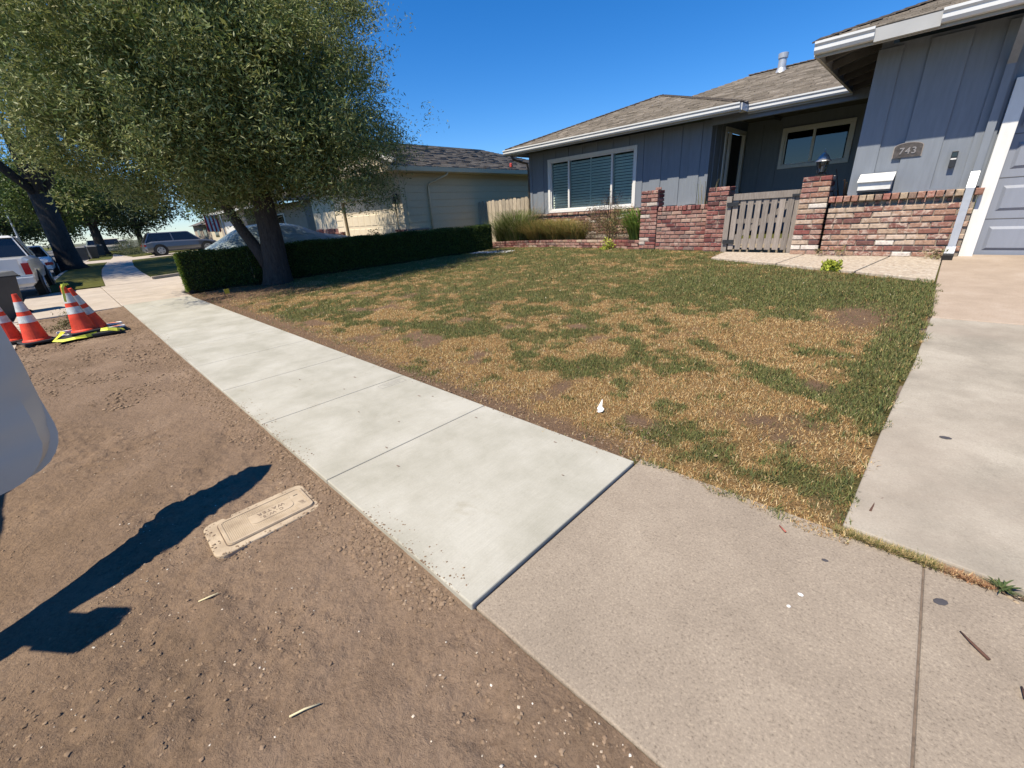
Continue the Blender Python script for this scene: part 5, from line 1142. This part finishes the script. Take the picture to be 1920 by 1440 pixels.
# ------------------------------------------------------------------ cones, barricade, tape
def cone(x, y, z, rz, label, tilt=(0, 0)):
    e = empty('traffic_cone', (x, y, z), rz, label=label, cat='traffic cone', group='traffic cones on the dirt'); e.rotation_euler = (tilt[0], tilt[1], rz)
    MB().box(-.18, .18, -.18, .18, 0, .032).build('base', M['black'], e, bevel=.01)
    rr = lambda z: .138 - (.138 - .028) * (z - .032) / .678
    segs = [(.032, .30, 'orange', 'cone_body'), (.30, .40, 'reflect', 'band'), (.40, .46, 'orange', 'cone_body'), (.46, .60, 'reflect', 'band'), (.60, .71, 'orange', 'cone_body')]
    for z0, z1, m_, nm in segs:
        o_ = .0015 if m_ == 'reflect' else 0
        pr = [(rr(z0) + o_, z0), (rr(z1) + o_, z1)]
        if z0 == .032: pr = [(.155, .032), (.15, .045), (rr(.06), .06), (rr(z1), z1)]
        MB().lathe(pr, (0, 0, 0), 28).build(nm, M[m_], e, smooth=False)
    return e
for o_ in (cone(-9.32, -.60, -.005, .25, 'upright orange cone nearest the silver car door'), cone(-9.75, -.88, -.005, .1, 'orange cone half hidden behind its neighbour beside the car door'),
           cone(-9.12, -.07, .045, .12, 'orange cone with yellow tape tied round its tip', (R(1.5), R(-2))), cone(-9.36, .085, -.003, .5, 'orange cone leaning close behind the taped cone', (R(11), R(0)))): pass
bs = MB().box(-.28, .28, -.36, .36, 0, .045).build('rubber_base', M['black'], loc=(-9.12, -.03, -.004), label='flat black rubber slab under the taped cone', cat='rubber base', bevel=.01)
br = empty('folded_barricade', (-9.45, -.02, 0), R(4), label='folded white barricade with faded orange stripes lying flat under the cones', cat='barricade')
for i, (xx, z, mt) in enumerate(((-.18, .03, 'barwhite'), (.02, .06, 'barwhite'), (.20, .03, 'barwhite'))):
    rl = MB().box(xx, xx + .13, -.36, .40, z, z + .022).build('rail', M[mt], br)
    for k in range(3): y0 = -.25 + k * .24; MB().hexa([(xx, y0, z + .0225), (xx + .13, y0 + .06, z + .0225), (xx + .13, y0 + .14, z + .0225), (xx, y0 + .08, z + .0225), (xx, y0, z + .024), (xx + .13, y0 + .06, z + .024), (xx + .13, y0 + .14, z + .024), (xx, y0 + .08, z + .024)]).build('stripe', M['baror'], rl)
MB().box(-.22, .36, -.30, -.26, .0, .03).build('leg', M['galv'], br); MB().box(-.22, .36, .30, .34, .0, .03).build('leg', M['galv'], br)
def ribbon(name, pts, w, mat, upv=(0, 0, 1), **k):
    b = MB(); P = [Vector(p) for p in pts]; L_ = []
    for i, p in enumerate(P):
        d = (P[min(i + 1, len(P) - 1)] - P[max(i - 1, 0)]).normalized(); s = d.cross(Vector(upv)).normalized() * w / 2
        s = Matrix.Rotation(.5 * math.sin(i * 1.3), 3, d) @ s; L_.append((p - s, p + s))
    for i in range(len(P) - 1): b.poly([L_[i][0], L_[i][1], L_[i + 1][1], L_[i + 1][0]])
    o = b.build(name, mat, fix=False, smooth=False, **k); m = o.modifiers.new('t', 'SOLIDIFY'); m.thickness = .0015; return o
ribbon('caution_tape', [(-9.20, -.30, .10), (-9.05, -.36, .06), (-8.84, -.42, .04), (-8.74, -.33, .035), (-8.72, -.20, .045), (-8.78, -.08, .04), (-8.86, .0, .035), (-8.95, .06, .03)], .05, M['yellowtape'], (.85, 0, .5), label='yellow tape loop lying on the dirt before the taped cone', cat='caution tape')
ribbon('caution_tape', [(-8.95, .10, .07), (-8.86, .18, .08), (-8.83, .28, .05), (-8.9, .36, .03)], .05, M['yellowtape'], (.85, 0, .5), label='short yellow tape end right of the taped cone', cat='caution tape')
ribbon('caution_tape', [(-9.15, -.04, .76), (-9.10, -.09, .775), (-9.07, -.10, .74), (-9.06, -.115, .64), (-9.055, -.13, .53), (-9.05, -.12, .60), (-9.06, -.10, .72), (-9.09, -.06, .785), (-9.13, -.02, .77)], .03, M['yellowtape'], (1, .2, .2), label='yellow tape knotted round the tip of the right cone', cat='caution tape')
bush('ground_bush', (-10.35, -.28, .07), (.22, .25, .10), 26, [(.14, .13, .05), (.20, .17, .08), (.09, .10, .03)], .02, .05, .3, .2, 26, .1, label='dry olive clippings heap on the apron behind the cones', cat='weeds')
bush('ground_bush', (-10.75, -.15, .10), (.15, .2, .10), 16, [(.10, .12, .04), (.18, .16, .07)], .02, .05, .3, .2, 26, .1, label='small green-brown clippings heap behind the larger one', cat='weeds')

# ------------------------------------------------------------------ water meter cover
mc = empty('water_meter_cover', (-2.155, .305, -.036), R(-1), label='tan concrete water meter cover set in the dirt', cat='meter cover')
def rrect(x0, x1, y0, y1, r, z):
    out = []
    for cx, cy, a0 in ((x1 - r, y1 - r, 0), (x0 + r, y1 - r, 90), (x0 + r, y0 + r, 180), (x1 - r, y0 + r, 270)):
        for i in range(5): a = R(a0 + i * 22.5); out.append((cx + r * math.cos(a), cy + r * math.sin(a), z))
    return out
MB().prism(rrect(-.155, .155, -.24, .24, .045, -.05), (0, 0, .066)).build('frame', M['metercover'], mc, bevel=.006)
MB().prism(rrect(-.118, .118, -.185, .225, .028, .016), (0, 0, .0015)).build('lid_gap', M['joint'], mc)
lid = MB().prism(rrect(-.113, .113, -.18, .22, .026, .016), (0, 0, .006)).build('lid', M['metercover'], mc, bevel=.002)
rimm = MB(); o1 = rrect(-.111, .111, -.178, .218, .026, .022); o2 = rrect(-.098, .098, -.165, .205, .018, .022); n_ = len(o1)
for i in range(n_):
    j = (i + 1) % n_; a, c, d, e_ = o1[i], o1[j], o2[j], o2[i]; rimm.hexa([a, c, d, e_] + [(q[0], q[1], .0255) for q in (a, c, d, e_)])
rimm.build('lid_rim', M['metercover'], lid)
ri = MB(); y = -.160
while y < .20:
    for (xa, xb) in ((-.095, -.048), (.048, .095)) if -.06 < y < .15 else ((-.095, .095),): 
        if y < .15: ri.box(xa, xb, y, y + .0038, .022, .0242)
    y += .0078
ri.build('ribs', M['metercover'], lid)
MB().prism(rrect(-.045, .045, -.058, .145, .03, .022), (0, 0, .003)).build('name_plate', M['metercover'], lid, bevel=.001)
lm = simple('worn_dark_lettering', (.20, .15, .11), .9)
def cover_text(t, x, y, s): text_mesh('lettering', t, s, lm, lid, Matrix.Translation((x, y, .0255)) @ Matrix.Rotation(R(-90), 4, 'Z'), .0008, 1.3)
cover_text('C.W.S.', .018, .04, .030); cover_text('WATER', -.018, .045, .032)
MB().lathe([(.022, 0), (.022, .0015)], (.04, .178, .022), 20).build('emblem', M['metercover'], lid)
em = MB()
for k in range(4): em.bar((.026 + .009 * k, .165 + .003 * k, .0238), (.034 + .006 * k, .190, .0238), .003, .001)
em.build('emblem_leaf', lm, lid)
MB().box(-.052, -.046, .165, .188, .0215, .0226).build('pick_slot', M['black'], lid)

# ------------------------------------------------------------------ small litter
def stick(name, pts, r, mat, **k): return MB().tube(pts, r, 6).build(name, mat, smooth=True, **k)
def gz(x, y): return float(dirt_h(np.array(x), np.array(y)))
stick('pale_twig', [(-1.075, .045, gz(-1.07, .045) + .008), (-1.062, .085, gz(-1.06, .08) + .009), (-1.045, .125, gz(-1.04, .12) + .008)], [.003, .0035, .002], M['strawstick'], label='pale straw-coloured stick lying on the dirt near the frame bottom', cat='twig')
stick('pale_twig', [(-1.80, -.045, gz(-1.8, -.045) + .008), (-1.785, -.01, gz(-1.78, -.01) + .008), (-1.77, .02, gz(-1.77, .02) + .008)], [.003, .004, .002], M['strawstick'], label='pale dry leaf sliver beside the tip of the mirror shadow', cat='twig')
stick('brown_twig', [(.075, 2.12, .02), (.085, 2.22, .022), (.105, 2.25, .024), (.165, 2.31, .024)], [.005, .0035, .005, .003], M['twig'], label='forked reddish brown twig on the driveway near the lawn corner', cat='twig')
stick('brown_twig', [(.35, 1.62, .003), (.375, 1.585, .006), (.41, 1.55, .003)], [.002, .004, .005], M['twig'], label='short dark twig on the old sidewalk right of its joint', cat='twig')
stick('brown_twig', [(.47, 1.50, .003), (.475, 1.46, .006), (.51, 1.42, .004), (.56, 1.385, .003)], [.002, .006, .003, .002], M['twig'], label='dark split twig at the right edge of the old sidewalk', cat='twig')
stick('brown_twig', [(-.20, 1.80, .004), (-.17, 1.77, .006)], [.002, .004], simple('red_leaf', (.35, .10, .07), .7), label='red leaf sliver on the old sidewalk by the lawn edge', cat='leaf')
def chip(name, x, y, z, r, mat, h=.004, el=1.5, rz=0, **k):
    o = MB().lathe([(r * .7, 0), (r, h * .5), (r * .6, h)], (0, 0, 0), 8).build(name, mat, loc=(x, y, z), **k); o.scale = (el, 1, 1); o.rotation_euler = (0, 0, rz); return o
gm = simple('old_gum', (.07, .065, .07), .8)
chip('gum_spot', .305, 1.73, -.0015, .015, gm, .002, 1.6, .8, label='dark gum spot on the old sidewalk right of the joint', cat='gum spot')
chip('gum_spot', -.02, 1.70, -.0015, .008, gm, .002, 1.5, .3, label='small grey spot on the old sidewalk left of the joint', cat='gum spot')
chip('gum_spot', .30, 3.0, .07, .018, gm, .004, 1.5, .3, label='dark spot on the driveway beside the lawn', cat='gum spot')
for i, (x, y, l) in enumerate(((-.055, 1.46, 'larger white chip on the old sidewalk'), (-.075, 1.38, 'smaller white chip nearer the frame bottom'), )): chip('white_chip', x, y, -.002, .008 - .002 * i, M['feather'], .005, 1.2, i, label=l, cat='paint chip')
for i, (x, y, z, l) in enumerate(((-.62, 2.62, 0, ''),)): pass
fx, fy = -1.40, 2.24; fz = float(lawn_h(np.array(fx), np.array(fy)))
MB().prism([(0, 0, 0), (.022, .010, .010), (.026, .022, .026), (.010, .02, .040), (.008, .028, .068), (.002, .036, .088), (-.006, .024, .062), (-.012, .012, .040), (-.018, .006, .024), (-.006, .004, .016), (-.020, .002, .004)], (.003, .002, .002)).build('white_feather', M['feather'], loc=(fx, fy, fz + .006), label='curled white scrap standing up in the lawn', cat='feather')
spots = [(-2.45, 1.30), (-2.72, 1.66), (-2.62, 1.72), (-2.2, 1.05), (-1.95, .98), (-2.85, 1.2), (-3.4, 1.35), (-3.6, 1.55), (-1.15, 1.5), (-1.4, 1.75), (-2.05, 1.68), (-4.0, 1.2)]
for i, (x, y) in enumerate(spots): pass
lf = MB()
for (x, y) in spots: a = random.random() * 6; r_ = random.uniform(.007, .016); lf.prism([(x + r_ * math.cos(a + q) * (1 if k % 2 else 1.8), y + r_ * .5 * math.sin(a + q), .0162) for k, q in enumerate((0, 1.2, 2.4, 3.6, 5))], (0, 0, .001))
lf.build('leaf_litter', simple('dull_brown_leaf', (.22, .17, .14), .9, .3, 30), kind='stuff', label='tiny brown leaf scraps on the fresh concrete', cat='leaf litter')
stick('utility_flag_wire', [(-10.9, 2.25, .0), (-10.9, 2.25, .20)], .004, M['blackmetal'], label='small yellow marker flag stuck in the soil before the hedge', cat='marker flag')
MB().box(-10.905, -10.90, 2.25, 2.35, .10, .2).build('flag_sheet', simple('yellow_marker', (.55, .42, .03), .7), bpy.data.objects['utility_flag_wire'])
nl = 420; lx = -9 + 9 * rng.random(nl); ly = 1.95 + 5.5 * rng.random(nl); kk = in_lawn(lx, ly); lx, ly = lx[kk], ly[kk]
leafcloud('fallen_leaves', np.stack([lx, ly, lawn_h(lx, ly) + .022], -1), [(.30, .17, .09), (.42, .30, .16), (.20, .11, .07), (.55, .48, .32)], .018, .040, .4, M['leaf'], kind='stuff', label='small dry fallen leaves scattered over the lawn', cat='fallen leaves')
th = rng.random(2600); hv = np.stack([-13.62 + 2.35 * th + .70 * rng.random(2600), 2.1 + 8.2 * th, .93 + .10 * th + .055 * rng.random(2600) ** 2], -1)
leafcloud('stray_sprigs', hv, [(.10, .15, .03), (.16, .21, .04), (.07, .11, .02)], .025, .05, .5, M['leaf'], hd)
def gen_peb(n):
    x = -10.6 + 1.6 * rng.random(n); y = 9.1 + .5 * rng.random(n); return np.stack([x, y], -1)
stones('white_pebbles', 260, gen_peb, .012, .03, lambda x, y: terr(x, y), [(.6, .6, .57), (.5, .5, .48)], 1, kind='stuff', label='white pebbles at the far foot of the hedge', cat='pebbles')
stick('fallen_stick', [(-12.95, 1.95, .03), (-13.0, 2.2, .10), (-13.05, 2.3, .16)], [.03, .025, .02], M['bark'], label='short stump stick at the near end of the hedge', cat='stick')

# ------------------------------------------------------------------ distant street
def tree(name, label, x, y, h, r, zc, cols, trunk_r, coff=(0, 0), cat='tree', group=None, n=500, per=44, leaf=(.12, .28), seed=1, lob=None, limbz=None, bk='bark2'):
    e = empty(name, (0, 0, 0), label=label, cat=cat, group=group)
    b = MB(); b.tube([(x, y, -.05), (x, y, .3), (x, y, 1.0), (x + .1, y, zc * .55)], [trunk_r * 1.7, trunk_r * 1.15, trunk_r, trunk_r * .8], 12); b.build('trunk', M[bk], e, smooth=True)
    rnd = random.Random(seed); T_ = [(x + r * .7 * math.cos(a), y + r * .7 * math.sin(a), zc + rnd.uniform(-.3, .5) * (h - zc)) for a in [i * .9 + rnd.random() * .5 for i in range(9)]]
    limbs('branch', M[bk], (x + .1, y, (limbz or zc * .45)), T_, trunk_r * .58, e, n=7, seed=seed)
    Q, P = crown_points((x + coff[0], y + coff[1], zc), (r, r, h - zc), n, per, r * .22, .35); leafcloud('crown', Q, cols, leaf[0], leaf[1], .5, M['leaf'], e)
    return e
DK = [(.035, .055, .018), (.05, .075, .022), (.025, .04, .014), (.075, .10, .03)]; BR = [(.10, .15, .03), (.07, .11, .025), (.16, .20, .04), (.05, .08, .02)]
tree('street_tree', 'huge dark street tree rising left of the sidewalk behind the pickup', -33.5, .35, 16.5, 9.0, 12.0, DK, .47, (3.5, -2.5), n=1500, per=60, seed=3, limbz=3.6)
tree('street_tree', 'second dark street tree standing over the distant sidewalk', -62, 3.4, 9.5, 5, 6.0, DK, .42, seed=5, n=420)
tree('leafy_tree', 'bright green round tree seen between the big trunk and the olive', -56, .8, 8.5, 4.2, 5.6, BR, .25, seed=6, n=420)
tree('street_tree', 'distant dark tree left of the big trunk above the pickup', -82, -3.5, 11.5, 6.5, 6.5, DK, .4, seed=7, n=420, leaf=(.2, .45))
tree('leafy_tree', 'far green tree farther down the street beyond the lamp', -115, 1.0, 12, 7, 7, BR, .4, seed=8, n=380, leaf=(.3, .6))
tree('street_tree', 'far dark tree closing the end of the sidewalk', -92, 10, 11, 6.5, 6.5, DK, .4, seed=9, n=380, leaf=(.25, .5))
tree('leafy_tree', 'tree behind the flag house seen under the olive crown', -62, 17, 10, 5.5, 6, BR, .3, seed=10, n=380, leaf=(.2, .4))
tree('street_tree', 'dark tree at the far left edge behind the street lamp', -150, -14, 13, 9, 8, DK, .5, seed=12, n=380, leaf=(.4, .8))
bush('round_shrub', (-47.3, 4.75, .75), (1.5, 1.35, .78), 150, [(.12, .14, .07), (.09, .11, .05), (.16, .17, .09)], .04, .09, .4, .4, 40, .35, label='large grey-green rounded shrub beside the sidewalk before the SUV', cat='shrub')
bush('round_shrub', (-61, 5.2, .55), (1.6, 1.2, .6), 90, [(.10, .14, .05), (.07, .10, .04)], .05, .1, .4, .4, 36, .35, label='lower green shrub farther along the sidewalk by the second tree', cat='shrub')
bush('dark_shrub', (-20.4, 10.4, .9), (1.3, .5, .8), 60, DK, .04, .09, .5, .3, 30, .3, label='dark shrub under the cream house window', cat='shrub')
bush('dark_shrub', (-14.6, 8.1, .98), (.22, .2, .20), 14, DK, .03, .07, .5, .3, 20, .1, label='small dark plant top showing above the hedge at the garage door', cat='shrub')
# flag house
FH = empty('flag_house', (0, 0, 0), label='tan stucco house with a flag behind the grey SUV', cat='house')
def fb(name, x0, x1, y0, y1, z0, z1, mat): return MB().box(x0, x1, y0, y1, z0, z1).build(name, mat, FH)
fb('wall', -39, -30, 12.0, 20, .1, 3.0, M['tanfar']); fb('wall', -47, -39, 11.0, 20, .1, 3.0, M['tanfar'])
fb('garage_door', -45.2, -40.4, 10.95, 11.0, .15, 2.3, M['white']); fb('door_trim', -40.35, -40.15, 10.9, 11.0, .15, 2.4, M['white']); fb('window_frame', -36.6, -33.6, 11.94, 12.0, 1.1, 2.4, M['white']); fb('window_pane', -36.4, -33.8, 11.9, 11.94, 1.2, 2.3, M['carglass'])
shingles('roof_shingles', [(-47.6, 10.4, 3.0), (-29.4, 10.4, 3.0), (-31.5, 15.5, 4.6), (-45.5, 15.5, 4.6)], SC_NBR, FH, .3, .6, .03)
shingles('roof_shingles', [(-29.4, 10.4, 3.0), (-29.4, 20.6, 3.0), (-31.5, 15.5, 4.6)], SC_NBR, FH, .3, .6, .03)
fb('fascia', -47.6, -29.4, 10.3, 10.4, 2.84, 3.0, M['white'])
fl = empty('house_flag', (-38.4, 8.55, 2.25), label='red and white striped flag hanging below the olive branches', cat='flag')
for k in range(7): MB().hexa([(0, -.42 + k * .12, -.75 - .02 * k), (.05, -.42 + k * .12, -.75), (.05, -.30 + k * .12, -.78), (0, -.30 + k * .12, -.77), (-.02, -.42 + k * .12, .35), (.0, -.42 + k * .12, .36), (.0, -.30 + k * .12, .35), (-.02, -.30 + k * .12, .34)]).build('stripe', M['flagred' if k % 2 == 0 else 'flagwhite'], fl)
MB().tube([(0, -.5, .42), (0, .6, .36), (0, 2.4, -.1)], .02, 6).build('pole', M['white'], fl)
MB().tube([(0, .62, -2.1), (0, .62, .36)], .04, 8).build('pole', M['white'], fl)
def farhouse(label, x0, x1, y0, y1, wallm, rc, oz=0, gx=None):
    e = empty('ranch_house', (0, 0, 0), label=label, cat='house', group='distant houses down the street'); ym = (y0 + y1) / 2; dr = (y1 - y0) / 2
    MB().box(x0, x1, y0, y1, -.1, 2.9).build('wall', wallm, e)
    b = MB(); a = .6; b.v = [(x0 - a, y0 - a, 2.85), (x1 + a, y0 - a, 2.85), (x1 + a, y1 + a, 2.85), (x0 - a, y1 + a, 2.85), (x0 + dr, ym, 4.7), (x1 - dr, ym, 4.7)]; b.f = [(0, 1, 5, 4), (1, 2, 5), (2, 3, 4, 5), (3, 0, 4), (3, 2, 1, 0)]; b.m = [0] * 5
    b.build('roof', rc, e)
    sd = y0 - .03 if y0 > 0 else y1 + .0
    for k in range(3):
        xx = x0 + (x1 - x0) * (.15 + .3 * k); MB().box(xx, xx + 1.8, sd, sd + .03, .9, 2.1).build('window', M['carglass'], e)
rfm = simple('far_roof', (.13, .11, .095), .95, .2, 3)
farhouse('white low house on the far side of the street', -66, -50, -24, -15.5, M['white'], rfm); farhouse('tan low house farther on the far side of the street', -88, -72, -23, -14.5, M['tanfar'], rfm)
farhouse('cream low house beyond the flag house', -74, -60, 16, 24, M['creamlight'], rfm); farhouse('grey low house near the end of the sidewalk', -100, -84, 19, 27, M['tanfar'], rfm); farhouse('distant pale house where the street ends', -128, -112, -16, -8, M['creamlight'], rfm)
# street lamp and pole
la = empty('street_lamp', (-62, -2.0, -.1), R(0), label='curved-arm street lamp post above the white pickup', cat='street lamp')
MB().tube([(0, 0, 0), (0, 0, 5.2)], [.09, .055], 8).build('pole', M['galv'], la); MB().tube([(0, 0, 5.1), (0, .25, 5.45), (0, .8, 5.75), (0, 1.5, 5.85)], .04, 8).build('arm', M['galv'], la); MB().box(-.12, .12, 1.45, 2.0, 5.78, 5.9).build('lamp_head', M['alloy'], la)
up_ = empty('utility_pole', (-170, -8.3, 0), label='thin utility pole with crossarm far behind the pickup', cat='utility pole')
MB().tube([(0, 0, 0), (0, 0, 9.5)], .16, 8).build('pole', M['bark2'], up_); MB().box(-.1, .1, -1.5, 1.5, 8.4, 8.6).build('crossarm', M['bark2'], up_); MB().box(-.1, .1, -1.1, 1.1, 7.3, 7.45).build('crossarm', M['bark2'], up_)
